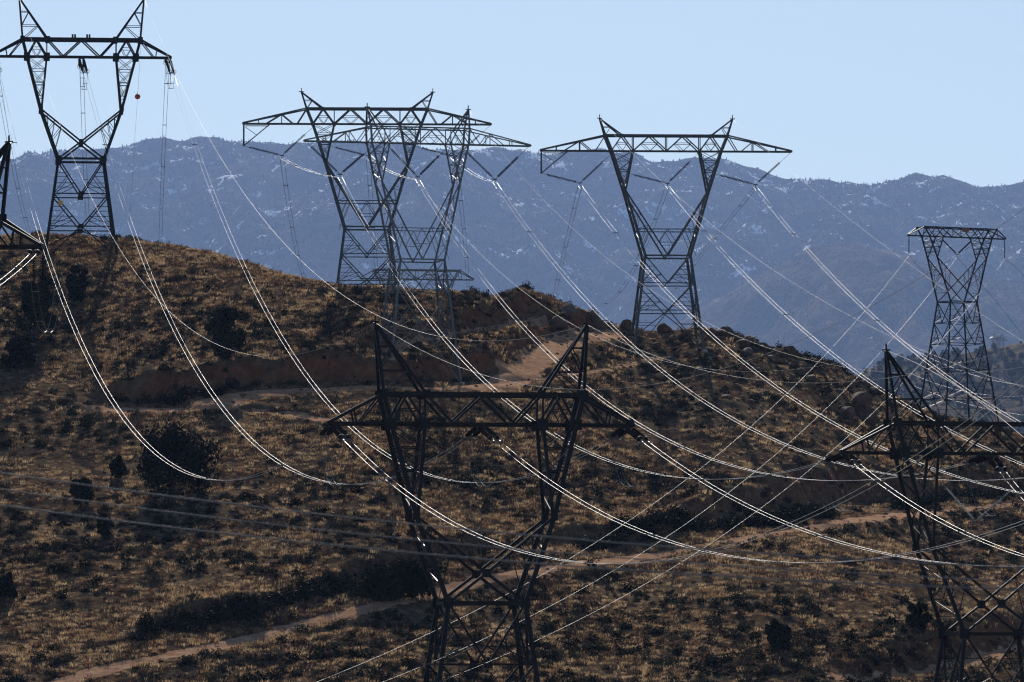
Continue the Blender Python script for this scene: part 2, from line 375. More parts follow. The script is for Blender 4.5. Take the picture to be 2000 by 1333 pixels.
def grid_sheet(name, X, Y, Z, material, attrs=None):
    ny, nx = X.shape
    me = bpy.data.meshes.new(name)
    co = np.stack([X, Y, Z], -1).reshape(-1, 3).astype(np.float32)
    idx = np.arange(ny * nx).reshape(ny, nx)
    q = np.stack([idx[:-1, :-1], idx[:-1, 1:], idx[1:, 1:], idx[1:, :-1]], -1).reshape(-1, 4)
    me.vertices.add(len(co)); me.vertices.foreach_set('co', co.ravel())
    me.loops.add(q.size); me.loops.foreach_set('vertex_index', q.ravel().astype(np.int32))
    me.polygons.add(len(q)); me.polygons.foreach_set('loop_start', np.arange(0, q.size, 4, dtype=np.int32))
    me.polygons.foreach_set('use_smooth', np.ones(len(q), bool))
    for k, v in (attrs or {}).items():
        a = me.attributes.new(k, 'FLOAT', 'POINT'); a.data.foreach_set('value', v.astype(np.float32).ravel())
    me.update(); me.validate(); me.materials.append(M[material])
    return link(bpy.data.objects.new(name, me))
hill = grid_sheet('hillside_ground', GX, GY, GZ, 'hill_soil', dict(road=road, cut=cut, scree=scree))
tag(hill, 'dry brown hillside with dirt tracks and red earth cuts', 'hillside', kind='structure')

def grid_at(A, x, y):
    x = np.asarray(x, float); y = np.asarray(y, float)
    i = np.clip(np.searchsorted(gx, x) - 1, 0, len(gx) - 2); j = np.clip(np.searchsorted(gy, y) - 1, 0, len(gy) - 2)
    tx = np.clip((x - gx[i]) / (gx[i + 1] - gx[i]), 0, 1); ty = np.clip((y - gy[j]) / (gy[j + 1] - gy[j]), 0, 1)
    return (A[j, i] * (1 - tx) + A[j, i + 1] * tx) * (1 - ty) + (A[j + 1, i] * (1 - tx) + A[j + 1, i + 1] * tx) * ty
def gz(x, y): return float(grid_at(GZ, x, y))
def ground_hit(px, row, ymin=430):
    Ys = np.arange(ymin, 760, 0.4); v = (666.5 - row) / F
    k = Ys / (CP - v * SP); xs = k * (px - 1000) / F; zr = k * (SP + v * CP); zt = grid_at(GZ, xs, Ys)
    h = np.nonzero(zt >= zr)[0]
    if len(h) == 0: return None
    return Vector((xs[h[0]], Ys[h[0]], zt[h[0]]))

# ------------------------------------------------------------------ far ground: right ridge, brown dome, snow-flecked range
FS = 1.8                                            # the far ground stands this much deeper than its nominal distances
def far_sheet(name, crest, Yf, Yc, Yb, zfoot, xs, ny, material, rough, sc, seed, power=1.0):
    Yf, Yc, Yb, xs, rough, sc = Yf * FS, Yc * FS, Yb * FS, xs * FS, rough * FS, sc * FS
    c = np.array(crest, float)
    ys = np.concatenate([np.linspace(Yf, Yc, ny), np.linspace(Yc, Yb, ny // 3)[1:]])
    X, Y = np.meshgrid(xs, ys)
    pxc = 1000 + F * X / Yc
    rc = np.interp(pxc, c[:, 0], c[:, 1]); zc = rowz(rc, Yc)
    u = np.clip((Y - Yf) / (Yc - Yf), 0, 1); d = np.clip((Y - Yc) / (Yb - Yc), 0, 1)
    Z = zfoot + (zc - zfoot) * u ** power
    Z = np.where(Y > Yc, zc + (zfoot - zc) * d, Z)
    rid = 1 - 2 * np.abs(fbm(X * 1.3, Y * 0.45, sc, 5, seed, 0.52))
    env = np.clip(u * 1.4, 0, 1) * (1 - 0.93 * u ** 5) * (1 - d)
    Z = Z + rough * env * (rid - 0.55) + rough * 0.06 * (1 - d) * fbm(X, Y, sc * 0.08, 3, seed + 5)
    o = grid_sheet(name, X, Y, Z, material)
    return o, X, Y, Z
CR_RANGE = [(-3000, 400), (-600, 340), (0, 323), (60, 316), (150, 301), (250, 294), (330, 287), (420, 279), (500, 285), (640, 281), (800, 280), (900, 283), (1000, 290), (1100, 292), (1180, 297),
            (1234, 302), (1274, 317), (1306, 324), (1360, 316), (1414, 315), (1468, 332), (1522, 344), (1600, 348), (1660, 357), (1700, 366), (1740, 353), (1780, 343), (1845, 337), (1900, 349), (2000, 358), (2300, 380), (4000, 420)]
rng_o, RX, RY, RZ = far_sheet('mountain_range', CR_RANGE, 7600, 11500, 13500, -40, np.concatenate([np.linspace(-5000, -1350, 40), np.arange(-1340, 1341, 9.0), np.linspace(1350, 5000, 40)]), 240, 'range_ground', 300, 900, 5, 0.85)
tag(rng_o, 'long snow flecked blue mountain range under the pale sky', 'mountain', kind='structure')
CR_DOME = [(-2000, 1400), (900, 900), (1150, 760), (1300, 650), (1420, 570), (1520, 515), (1590, 490), (1650, 481), (1720, 488), (1800, 512), (1900, 545), (2000, 560), (2200, 590), (3500, 800)]
dome_o, DX, DY, DZ = far_sheet('foothill', CR_DOME, 6300, 9100, 9900, -40, 1.3 * np.concatenate([np.linspace(-2500, -300, 20), np.arange(-290, 900, 6.0), np.linspace(910, 2500, 20)]), 150, 'dome_ground', 150, 420, 15, 0.9)
tag(dome_o, 'rounded brown foothill in front of the mountain range', 'hill', kind='structure')
CR_RIDGE = [(-3000, 1500), (1300, 1100), (1500, 880), (1600, 790), (1650, 752), (1690, 724), (1740, 703), (1800, 690), (1850, 686), (1900, 681), (1950, 672), (2000, 668), (2200, 655), (3500, 700)]
ridge_o, KX, KY, KZ = far_sheet('scrub_ridge', CR_RIDGE, 1700, 2600, 3100, -42, np.concatenate([np.linspace(-600, 60, 16), np.arange(64, 420, 2.5), np.linspace(424, 1400, 24)]), 150, 'ridge_ground', 34, 150, 25, 1.0)
tag(ridge_o, 'scrubby hazy ridge behind the right end of the hill', 'ridge', kind='structure')

# ------------------------------------------------------------------ scatter helpers
PROTO = {}
def leaf_blob(name, material, n, rx, rz, leaf, base=0.0, seed=1, taper=0.0, shell=0.55, lump=0.3):
    """n leaf faces spread through a lumpy dome; returns a mesh"""
    r = np.random.default_rng(seed); v = []; f = []
    k = 0
    while k < n:
        d = r.normal(size=3); d /= np.linalg.norm(d); d[2] = abs(d[2]) if base == 0 else d[2]
        az = math.atan2(d[1], d[0])
        lum = 1 + lump * (math.sin(az * 2.3 + seed) * 0.5 + math.sin(az * 5.1 + d[2] * 4 + seed * 2) * 0.5)
        q = (shell + (1 - shell) * r.random() ** 0.6) * lum
        p = Vector((d[0] * rx * q, d[1] * rx * q, base + d[2] * rz * q))
        if taper: 
            s_ = 1 - taper * max(0, (p.z) / (base + rz)); p.x *= s_; p.y *= s_
        a = Vector(r.normal(size=3)).normalized(); b2 = a.cross(Vector(r.normal(size=3))).normalized(); s = leaf * (0.6 + 0.8 * r.random())
        m_ = len(v); v += [p - a * s, p + b2 * s * 0.55, p + a * s, p - b2 * s * 0.55]; f.append((m_, m_ + 1, m_ + 2, m_ + 3)); k += 1
    me = bpy.data.meshes.new(name); me.from_pydata([tuple(q) for q in v], [], f); me.materials.append(M[material]); return me
def tuft(name, material, n, h, spread, w, seed):
    r = np.random.default_rng(seed); v = []; f = []
    for i in range(n):
        a = r.random() * 2 * math.pi; rr = spread * math.sqrt(r.random()); hh = h * (0.55 + 0.6 * r.random())
        x, y = rr * math.cos(a), rr * math.sin(a); lean = (0.25 + 0.5 * r.random()) * hh; b_ = r.random() * 2 * math.pi
        lx, ly = lean * math.cos(a), lean * math.sin(a); wx, wy = w * math.cos(b_), w * math.sin(b_)
        m_ = len(v)
        v += [(x - wx, y - wy, -0.08), (x + wx, y + wy, -0.08), (x + wx * .8 + lx * .4, y + wy * .8 + ly * .4, hh * .6), (x - wx * .8 + lx * .4, y - wy * .8 + ly * .4, hh * .6), (x + lx, y + ly, hh)]
        f += [(m_, m_ + 1, m_ + 2, m_ + 3), (m_ + 3, m_ + 2, m_ + 4)]
    me = bpy.data.meshes.new(name); me.from_pydata(v, [], f); me.materials.append(M[material]); return me
def rock_mesh(name, seed, sub=2):
    import bmesh
    bm = bmesh.new(); bmesh.ops.create_icosphere(bm, subdivisions=sub, radius=1.0)
    r = np.random.default_rng(seed); planes = [Vector(r.normal(size=3)).normalized() for _ in range(9)]; offs = [0.55 + 0.35 * r.random() for _ in planes]
    for vv in bm.verts:
        for pl, of in zip(planes, offs):
            d = vv.co.dot(pl)
            if d > of: vv.co -= pl * (d - of)
        vv.co *= 1 + 0.12 * (r.random() - 0.5)
        vv.co.z *= 0.8
    me = bpy.data.meshes.new(name); bm.to_mesh(me); bm.free(); me.materials.append(M['rock']); return me
def scatter(name, protos, pts, scl, rot, idx, label, cat):
    col = bpy.data.collections.new(name + '_source')
    for i, me in enumerate(protos):
        col.objects.link(bpy.data.objects.new('%s_source_%02d' % (name, i), me))
    me = bpy.data.meshes.new(name); pts = np.asarray(pts, np.float32)
    me.vertices.add(len(pts)); me.vertices.foreach_set('co', pts.ravel())
    for k, ty, v in (('scl', 'FLOAT', scl), ('rotz', 'FLOAT', rot), ('idx', 'INT', idx)):
        a = me.attributes.new(k, ty, 'POINT'); a.data.foreach_set('value', np.asarray(v, np.float32 if ty == 'FLOAT' else np.int32))
    o = link(bpy.data.objects.new(name, me))
    ng = bpy.data.node_groups.new(name, 'GeometryNodeTree')
    ng.interface.new_socket('Geometry', in_out='INPUT', socket_type='NodeSocketGeometry'); ng.interface.new_socket('Geometry', in_out='OUTPUT', socket_type='NodeSocketGeometry')
    gi = ng.nodes.new('NodeGroupInput'); go = ng.nodes.new('NodeGroupOutput'); ip = ng.nodes.new('GeometryNodeInstanceOnPoints')
    ci = ng.nodes.new('GeometryNodeCollectionInfo'); ci.inputs[0].default_value = col; ci.inputs[1].default_value = True; ci.inputs[2].default_value = True
    def attr(nm, ty):
        n = ng.nodes.new('GeometryNodeInputNamedAttribute'); n.data_type = ty; n.inputs[0].default_value = nm; return n.outputs[0]
    cx = ng.nodes.new('ShaderNodeCombineXYZ'); ng.links.new(attr('rotz', 'FLOAT'), cx.inputs[2])
    L = ng.links.new
    L(gi.outputs[0], ip.inputs['Points']); L(ci.outputs[0], ip.inputs['Instance']); ip.inputs['Pick Instance'].default_value = True
    L(attr('idx', 'INT'), ip.inputs['Instance Index']); L(cx.outputs[0], ip.inputs['Rotation']); L(attr('scl', 'FLOAT'), ip.inputs['Scale'])
    L(ip.outputs[0], go.inputs[0])
    md = o.modifiers.new('scatter', 'NODES'); md.node_group = ng
    return tag(o, label, cat, kind='stuff')

# ------------------------------------------------------------------ lattice towers
# x across the line, z above the lower chord of the crossarm; all faces are doubled front and back
TENSION = dict(style='X', peak=(7.75, 7.33), U=(7.3, 2.15), UI=4.2, tip=11.1, LO=6.75, LI=4.3, K=(5.0, -6.7), W=(2.8, -12.9), flare=0.135, hd=1.35, hdW=2.7,
               web=[(5.6, 6.75), (5.6, 4.3), (4.3, 4.3), (4.2, 2.27), (0.0, 2.27)], arm=[(7.3, 9.0, 'd'), (9.4, 9.2, 'd')], panels=[4.4, 4.1, 6.0], leg=0.32, chord=0.28, brace=0.165, lace=0.07, gus=0.6)
SUSP = dict(style='V', peak=(8.0, 3.9), U=(7.35, 1.85), UI=5.35, tip=15.1, LO=6.6, LI=4.0, K=(5.05, -4.75), W=(2.7, -12.7), flare=0.13, hd=1.05, hdW=2.6,
            web=[(5.35, 6.6), (5.35, 4.0), (4.0, 4.0), (2.0, 4.0), (2.0, 0.0), (0.0, 0.0)], arm=[(7.35, 8.5, 'd'), (10.4, 9.0, 'd'), (10.4, 10.4, 'd'), (10.4, 12.3, 'd'), (13.2, 13.2, 'd')],
            panels=[3.3, 3.3, 5.0], leg=0.30, chord=0.20, brace=0.14, lace=0.06, gus=0.28)
SLIM = dict(style='V', peak=(5.75, 3.9), U=(5.6, 1.7), UI=4.3, tip=12.85, LO=5.5, LI=3.45, K=(4.45, -4.35), W=(2.5, -13.0), flare=0.11, hd=1.3, hdW=2.4,
            web=[(4.3, 5.5), (4.3, 3.45), (3.45, 3.45), (1.7, 3.45), (1.7, 0.0), (0.0, 0.0)], arm=[(5.6, 6.8, 'd'), (8.0, 7.2, 'd'), (8.0, 8.0, 'd'), (8.0, 9.6, 'd'), (10.6, 10.6, 'd')],
            panels=[3.4, 4.4, 4.8, 5.6, 6.4], leg=0.20, chord=0.15, brace=0.11, lace=0.05, gus=0.2)
DELTA = dict(style='X', peak=None, U=(5.2, 1.1), UI=0, tip=6.95, LO=4.5, LI=2.5, K=(3.55, -2.6), W=(1.9, -8.0), flare=0.125, hd=0.95, hdW=1.55,
             web=[(3.6, 4.5), (3.6, 2.5), (1.5, 2.5), (1.5, 0.0), (0.0, 0.0)], arm=[(5.2, 5.4, 'd')], panels=[2.6, 2.6, 3.2, 3.6, 4.2], leg=0.145, chord=0.13, brace=0.085, lace=0.04, gus=0.2)

def tower(spec, px, row, Y, rot, label, material, scale=1.0, arm_group=None, dangle=True, ground=None):
    """px,row,Y: where the middle of the crossarm's lower chord stands. Returns a world-point function."""
    T = spec; c = P(px, row, Y); th = R(rot); ct, st = math.cos(th), math.sin(th)
    def W(p): p = Vector(p) * scale; return Vector((c.x + p.x * ct - p.y * st, c.y + p.x * st + p.y * ct, c.z + p.z))
    gfun = ground or gz
    zb = gfun(c.x, c.y) - c.z                           # base height under the crossarm
    root = empty('transmission_tower', (c.x, c.y, c.z + zb), th); root.scale = (scale,) * 3
    zb /= scale
    tag(root, label, 'tower', 'lattice transmission towers')
    O = Vector((0, 0, -zb))
    xU, zU = T['U']; Kx, Kz = T['K']; Wx, Wz = T['W']; hd, hdW = T['hd'], T['hdW']
    def depth(x, z):
        if z > zU + 0.01: return hd * max(0.08, 1 - (z - zU) / (T['peak'][1] - zU) * 0.92)
        if z >= -0.01: return hd * (1 if abs(x) <= xU else max(0.22, 1 - 0.78 * (abs(x) - xU) / (T['tip'] - xU)))
        if z >= Wz: return hd + (hdW - hd) * (z / Wz)
        return hdW + T['flare'] * (Wz - z)
    def slope_z(x): return zU + (0.12 - zU) * (abs(x) - xU) / (T['tip'] - xU)
    def legx(z):
        if z >= Wz: return Kx + (Wx - Kx) * (z - Kz) / (Wz - Kz)
        return Wx + T['flare'] * (Wz - z)
    def part(name):
        o = bpy.data.objects.new(name, None); link(o, root); o.location = O; o.empty_display_size = 0.3; return o
    def solid(name, mb, parent):
        o = mb.build(name, material, parent); return o
    def pair(name, parent, a, b, w):
        for s in (-1, 1):
            mb = MB().bar((a[0], s * depth(*a), a[1]), (b[0], s * depth(*b), b[1]), w); solid(name, mb, parent)
    def lp(mb, a, b, w=None):
        for s in (-1, 1): mb.bar((a[0], s * depth(*a), a[1]), (b[0], s * depth(*b), b[1]), w or T['lace'])
    def cross(mb, a, w=None):
        d = depth(*a); mb.bar((a[0], -d, a[1]), (a[0], d, a[1]), w or T['lace'])
    def lerp(a, b, t): return (a[0] + (b[0] - a[0]) * t, a[1] + (b[1] - a[1]) * t)
    def gus(mb, a, k=1.0):
        g = T['gus'] * k
        for s in (-1, 1):
            d = depth(*a); mb.bar((a[0] - g / 2, s * (d + 0.03), a[1]), (a[0] + g / 2, s * (d + 0.03), a[1]), 0.04 if False else g, 0.05)
    L = T['lace']
    # --- crossarm
    arm = part('crossarm')
    pair('upper_chord', arm, (-xU, zU), (xU, zU), T['chord'])
    pair('lower_chord', arm, (-T['tip'], 0), (T['tip'], 0), T['chord'])
    lace = MB()
    for s in (-1, 1):
        pair('sloping_chord', arm, (s * xU, zU), (s * T['tip'], 0.12), T['chord'] * 0.8)
        done = set()
        for xt, xb in T['web']:
            if (xt, xb) == (0.0, 0.0) and s == 1: continue
            pair('web_brace', arm, (s * xt, zU), (s * xb, 0), T['brace'] * (0.8 if xt == xb else 1))
        for xs, xb, k in T['arm']:
            pair('web_brace', arm, (s * xs, slope_z(xs) if xs > xU else zU), (s * xb, 0), T['brace'] * 0.75)
        # secondary triangles inside the web
        for i in range(len(T['web']) - 1):
            (xt, xb), (xt2, xb2) = T['web'][i], T['web'][i + 1]
            if xt == xt2 and xb != xb2:
                m1 = lerp((s * xt, zU), (s * xb, 0), 0.5); m2 = lerp((s * xt, zU), (s * xb2, 0), 0.5)
                lp(lace, m1, m2, L); mid = (s * (xb + xb2) / 2, 0); lp(lace, m1, mid, L); lp(lace, m2, mid, L)
        for xx, zz in ((xU, zU), (T['LO'], 0), (T['LI'], 0), (T['UI'] or 3.6, zU)):
            cross(lace, (s * xx, zz), L * 1.6); gus(lace, (s * xx, zz), 1.3 if zz == 0 else 1.0)
    xs_ = np.linspace(-T['tip'], T['tip'], 19)
    for i in range(18):                                  # plan bracing between the two faces
        a, b2 = xs_[i], xs_[i + 1]; q = 1 if i % 2 else -1
        lace.bar((a, q * depth(a, 0), 0), (b2, -q * depth(b2, 0), 0), L)
        if abs(a) < xU and abs(b2) < xU: lace.bar((a, q * hd, zU), (b2, -q * hd, zU), L)
    for s in (-1, 1): lace.bar((s * T['tip'], -depth(T['tip'], 0), 0.05), (s * T['tip'], depth(T['tip'], 0), 0.05), T['chord'])
    tag(solid('lacing', lace, arm), kind='stuff')
    # --- earth-wire peaks
    if T['peak']:
        pxx, pzz = T['peak']
        for s in (-1, 1):
            pk = part('earthwire_peak'); lace = MB()
            pair('peak_leg', pk, (s * xU, zU), (s * pxx, pzz), T['brace'] * 1.35); pair('peak_leg', pk, (s * T['UI'], zU), (s * pxx, pzz), T['brace'] * 1.2)
            nl = 3 if pzz > 5 else 2
            for k in range(1, nl):
                o1 = lerp((s * xU, zU), (s * pxx, pzz), k / nl); i1 = lerp((s * T['UI'], zU), (s * pxx, pzz), k / nl)
                lp(lace, o1, i1, L * 1.1); cross(lace, o1); cross(lace, i1)
                o0 = lerp((s * xU, zU), (s * pxx, pzz), (k - 1) / nl); lp(lace, o0, i1, L * 1.2)
            lp(lace, lerp((s * xU, zU), (s * pxx, pzz), (nl - 1) / nl), lerp((s * T['UI'], zU), (s * pxx, pzz), 0.97), L)
            lace.bar((s * pxx, 0, pzz - 0.2), (s * pxx, 0, pzz + 0.5), 0.1); lace.bar((s * pxx - 0.3, 0, pzz + 0.05), (s * pxx + 0.3, 0, pzz + 0.05), 0.1)
            tag(solid('lacing', lace, pk), kind='stuff')
    # --- the two cages under the arm
    for s in (-1, 1):
        cg = part('cage'); lace = MB()
        pair('cage_leg', cg, (s * T['LO'], 0), (s * Kx, Kz), T['leg']); pair('cage_leg', cg, (s * T['LI'], 0), (s * Kx * 0.985, Kz), T['leg'] * 0.75)
        pair('cage_leg', cg, (s * xU, zU), (s * T['LO'], 0), T['leg'])
        n = 4
        for k in range(n):
            o0, o1 = lerp((s * T['LO'], 0), (s * Kx, Kz), k / n), lerp((s * T['LO'], 0), (s * Kx, Kz), (k + 1) / n)
            i0, i1 = lerp((s * T['LI'], 0), (s * Kx, Kz), k / n), lerp((s * T['LI'], 0), (s * Kx, Kz), (k + 1) / n)
            lp(lace, o0, i1, L); lp(lace, i0, o1, L)
            if k < n - 1: lp(lace, o1, i1, L * (1.8 if k == 1 else 1.1)); cross(lace, o1); cross(lace, i1)
            for (a, b2) in ((o0, o1), (i0, i1)):
                q = 1 if k % 2 else -1
                lace.bar((a[0], q * depth(*a), a[1]), (b2[0], -q * depth(*b2), b2[1]), L)
        gus(lace, (s * Kx, Kz), 0.9); tag(solid('lacing', lace, cg), kind='stuff')
    # --- fork between the knees and the waist
    fk = part('fork'); lace = MB()
    cz = Wz if T['style'] == 'V' else Kz + (Wz - Kz) * 0.655
    for s in (-1, 1):
        pair('fork_leg', fk, (s * Kx, Kz), (s * Wx, Wz), T['leg'])
        pair('diagonal', fk, (s * Kx, Kz), (0, cz), T['brace'] * 1.25)
        if T['style'] == 'X': pair('diagonal', fk, (0, cz), (s * Wx, Wz), T['brace'] * 1.25)
        n = 5
        for k in range(1, n):
            a = lerp((s * Kx, Kz), (s * Wx, Wz), k / n); kk = min(k / n, 0.8)
            b2 = lerp((s * Kx, Kz), (0, cz), kk * (0.9 if T['style'] == 'V' else 0.85))
            if k < 4: lp(lace, a, b2, L)
            a2 = lerp((s * Kx, Kz), (s * Wx, Wz), (k + 1) / n)
            if k < 4: lp(lace, b2, a2, L)
            cross(lace, a); q = 1 if k % 2 else -1
            lace.bar((a[0], q * depth(*a), a[1]), (a2[0], -q * depth(*a2), a2[1]), L)
        gus(lace, (s * Wx, Wz), 1.2)
    if T['style'] == 'V':
        zm = Kz + (Wz - Kz) * 0.6; xm = legx(zm); xv = Kx * 0.4
        pair('horizontal', fk, (-xm, zm), (xm, zm), T['brace'] * 0.8)
        for s in (-1, 1):
            lp(lace, (0, zm), (s * xv * 0.5, (zm + Wz) / 2), L * 1.2); lp(lace, (s * xv, zm), (s * xm * 0.92, Wz), L)
        lp(lace, (-xv * 0.5, (zm + Wz) / 2), (xv * 0.5, (zm + Wz) / 2), L)
    gus(lace, (0, cz), 1.0)
    tag(solid('lacing', lace, fk), kind='stuff')
    # --- body: waist ring, panels on all four faces, legs down to the slope
    bd = part('body'); lace = MB()
    def corner(sx_, sy_, z): return Vector((sx_ * legx(z), sy_ * depth(0, z), z))
    def ring(z, w, name):
        cs = [corner(-1, -1, z), corner(1, -1, z), corner(1, 1, z), corner(-1, 1, z)]
        for i in range(4): solid(name, MB().bar(cs[i], cs[(i + 1) % 4], w), bd)
    ring(Wz, T['chord'] * 0.95, 'waist_beam')
    def inner(p): # local -> world
        return W(p)
    feet = {}
    for sx_ in (-1, 1):
        for sy_ in (-1, 1):
            z = Wz
            while z > -80:
                q = inner(corner(sx_, sy_, z))
                if q.z < gfun(q.x, q.y) - 0.3: break
                z -= 0.25
            feet[(sx_, sy_)] = z
            solid('leg', MB().bar(corner(sx_, sy_, Wz), corner(sx_, sy_, z), T['leg']), bd)
    zlow = min(feet.values()); z = Wz
    faces = [((-1, -1), (1, -1)), ((1, -1), (1, 1)), ((1, 1), (-1, 1)), ((-1, 1), (-1, -1))]
    last = None
    for i, ph in enumerate(T['panels']):
        z1 = z - ph
        if z1 < max(feet.values()) + 0.5: break
        for a, b2 in faces:
            A0, B0, A1, B1 = corner(*a, z), corner(*b2, z), corner(*a, z1), corner(*b2, z1); m1 = (A1 + B1) / 2
            solid('diagonal', MB().bar(A0, m1, T['brace'] * 0.9), bd); solid('diagonal', MB().bar(B0, m1, T['brace'] * 0.9), bd)
            for C0, C1 in ((A0, A1), (B0, B1)):
                for t in (0.4, 0.7):
                    e = C0.lerp(C1, t); g = C0.lerp(m1, t)
                    lace.bar(e, g, L)
                e = C0.lerp(m1, 0.45); lace.bar(e, C1, L); lace.bar(C0.lerp(m1, 0.7), C0.lerp(C1, 0.98), L)
            mbp = MB(); d = (B1 - A1).normalized() * T['gus'] * 0.55; lace.bar(m1 - d, m1 + d, T['gus'] * 0.9, 0.05)
        ring(z1, T['brace'] * 0.85, 'horizontal'); z = z1
    for a, b2 in faces:                                     # last open panel spreads from the middle down to the feet
        m1 = (corner(*a, z) + corner(*b2, z)) / 2
        for q in (a, b2):
            ft = corner(*q, feet[q] + 0.4); solid('diagonal', MB().bar(m1, ft, T['brace'] * 0.8), bd)
            C0 = corner(*q, z)
            for t in (0.35, 0.68): lace.bar(C0.lerp(ft, t), m1.lerp(ft, t), L)
            lace.bar(C0.lerp(ft, 0.35), m1.lerp(ft, 0.68), L)
    tag(solid('lacing', lace, bd), kind='stuff')
    for q, zf in feet.items():                              # concrete footings
        p = corner(*q, zf + 0.1)
        MB().lathe(p + Vector((0, 0, -0.8)), p + Vector((0, 0, 0.55)), [(0, 0.36), (0.95, 0.36), (1.0, 0.33), (1.0, 0.0)], 10).build('footing', 'concrete', bd)
    def local(p):                                           # world -> coordinates of parts placed at O
        d = Vector(p) - c; return Vector((d.x * ct + d.y * st, -d.x * st + d.y * ct, d.z)) / scale
    return dict(root=root, W=W, O=O, spec=T, local=local, mat=material)

def disc_string(mb, a, b, disc=0.15, n=22, core=0.03):
    prof = [(0, core)]
    for i in range(n):
        t0 = 0.06 + 0.88 * i / n; dt = 0.88 / n
        prof += [(t0, core), (t0 + dt * 0.15, disc), (t0 + dt * 0.42, disc * 0.92), (t0 + dt * 0.62, core)]
    prof += [(1, core)]
    mb.lathe(a, b, prof, 8)
def tower_part(tw, name, mb, material, smooth=False):
    mb.v = [tw['local'](p) for p in mb.v]
    o = mb.build(name, material, tw['root'], smooth); o.location = tw['O']; return o

# --- the towers of the picture
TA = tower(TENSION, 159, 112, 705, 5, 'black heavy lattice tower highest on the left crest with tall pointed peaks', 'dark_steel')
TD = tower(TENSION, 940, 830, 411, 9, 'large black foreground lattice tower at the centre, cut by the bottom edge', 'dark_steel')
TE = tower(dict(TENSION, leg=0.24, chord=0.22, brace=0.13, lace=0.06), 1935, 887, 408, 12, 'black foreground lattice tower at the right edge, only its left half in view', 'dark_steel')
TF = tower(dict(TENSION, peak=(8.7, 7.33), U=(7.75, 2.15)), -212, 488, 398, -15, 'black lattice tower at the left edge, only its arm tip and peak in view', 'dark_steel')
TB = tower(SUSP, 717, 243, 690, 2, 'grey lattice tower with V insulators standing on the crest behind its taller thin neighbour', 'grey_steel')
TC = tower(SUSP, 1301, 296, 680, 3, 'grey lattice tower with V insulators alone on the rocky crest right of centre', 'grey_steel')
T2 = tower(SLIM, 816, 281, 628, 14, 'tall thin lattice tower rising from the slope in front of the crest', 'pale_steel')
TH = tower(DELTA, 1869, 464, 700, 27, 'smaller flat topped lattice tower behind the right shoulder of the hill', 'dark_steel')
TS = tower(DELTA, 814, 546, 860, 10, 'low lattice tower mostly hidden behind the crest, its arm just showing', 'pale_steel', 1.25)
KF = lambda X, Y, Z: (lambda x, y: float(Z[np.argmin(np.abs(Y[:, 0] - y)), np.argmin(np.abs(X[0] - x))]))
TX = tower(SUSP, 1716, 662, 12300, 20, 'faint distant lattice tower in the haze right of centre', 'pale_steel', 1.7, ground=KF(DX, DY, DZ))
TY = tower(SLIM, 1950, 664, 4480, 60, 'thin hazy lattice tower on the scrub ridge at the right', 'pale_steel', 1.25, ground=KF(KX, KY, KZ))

# V strings on the suspension towers, with the drop bracket at the left arm tip
def v_string(tw, a, b, bot, links=True, disc=0.16):
    W = tw['W']; mb = MB(); k = MB()
    for e, fr in ((a, 0.10), (b, 0.28 if links else 0.1)):
        e = W(e); q = W(bot); s0 = e.lerp(q, fr); s1 = e.lerp(q, 0.96)
        disc_string(mb, s0, s1, disc, 26); k.bar(e, s0, 0.04); k.bar(s1, q, 0.05)
    q = W(bot); t = (W((1, 0, 0)) - W((0, 0, 0)))
    k.bar(q - t * 0.26, q + t * 0.26, 0.12, 0.05); k.bar(q, q - Vector((0, 0, 0.35)), 0.08)
    tower_part(tw, 'insulator_string', mb, 'insulator_glaze'); tower_part(tw, 'yoke_plate', k, 'dull_wire')
    return q - Vector((0, 0, 0.35))
PH = {}
for key, tw in (('B', TB), ('C', TC)):
    PH[key] = [v_string(tw, (-15.0, 0, -2.7), (-6.3, 0, -0.1), (-10.35, 0, -3.85)), v_string(tw, (-4.5, 0, -2.7), (4.0, 0, -0.1), (0.15, 0, -3.85)),
               v_string(tw, (5.9, 0, -2.7), (15.0, 0, -0.1), (10.75, 0, -3.95))]
    k = MB(); W = tw['W']
    k.bar(W((-15.0, 0, 0)), W((-15.0, 0, -2.75)), 0.2).bar(W((-15.0, 0, -2.7)), W((-11.9, 0, -0.1)), 0.12).bar(W((-14.8, 0, -0.25)), W((-11.9, 0, -0.25)), 0.1).bar(W((-14.8, 0, -0.4)), W((-13.4, 0, -1.4)), 0.07)
    tower_part(tw, 'drop_bracket', k, 'grey_steel')
PH['2'] = [v_string(T2, (-12.6, 0, -0.1), (-5.0, 0, -0.3), (-8.8, 0, -3.6)), v_string(T2, (-3.5, 0, -0.2), (3.5, 0, -0.2), (0, 0, -3.7)), v_string(T2, (5.0, 0, -0.3), (12.6, 0, -0.1), (8.8, 0, -3.8))]
def i_string(tw, x, z0, ln):
    W = tw['W']; mb = MB(); a, b2 = W((x, 0, z0)), W((x, 0, z0 - ln)); disc_string(mb, a, b2, 0.1, 16, 0.025)
    tower_part(tw, 'insulator_string', mb, 'insulator_glaze'); return b2
PH['H'] = [i_string(TH, -6.9, 0, 2.5), None, i_string(TH, 6.9, 0, 2.5)]
PH['H'][1] = v_string(TH, (-2.4, 0, -0.1), (2.4, 0, -0.1), (0, 0, -2.1), False, 0.1)
mb = MB().bar(TH['W']((0.1, -1.15, 0.85)), TH['W']((1.0, -1.15, 0.85)), 0.5, 0.04); tower_part(TH, 'number_plate', mb, 'sign_rust')
mb = MB().bar(TA['W']((-2.85, -3.6, -18.5)), TA['W']((-2.25, -3.6, -18.5)), 0.55, 0.04); tower_part(TA, 'warning_plate', mb, 'sign_yellow')
k = MB()
for x in (-1.1, -0.8, 0.7, 1.0): k.bar(TA['W']((x, 0, 2.25)), TA['W']((x, 0, 2.85)), 0.22)
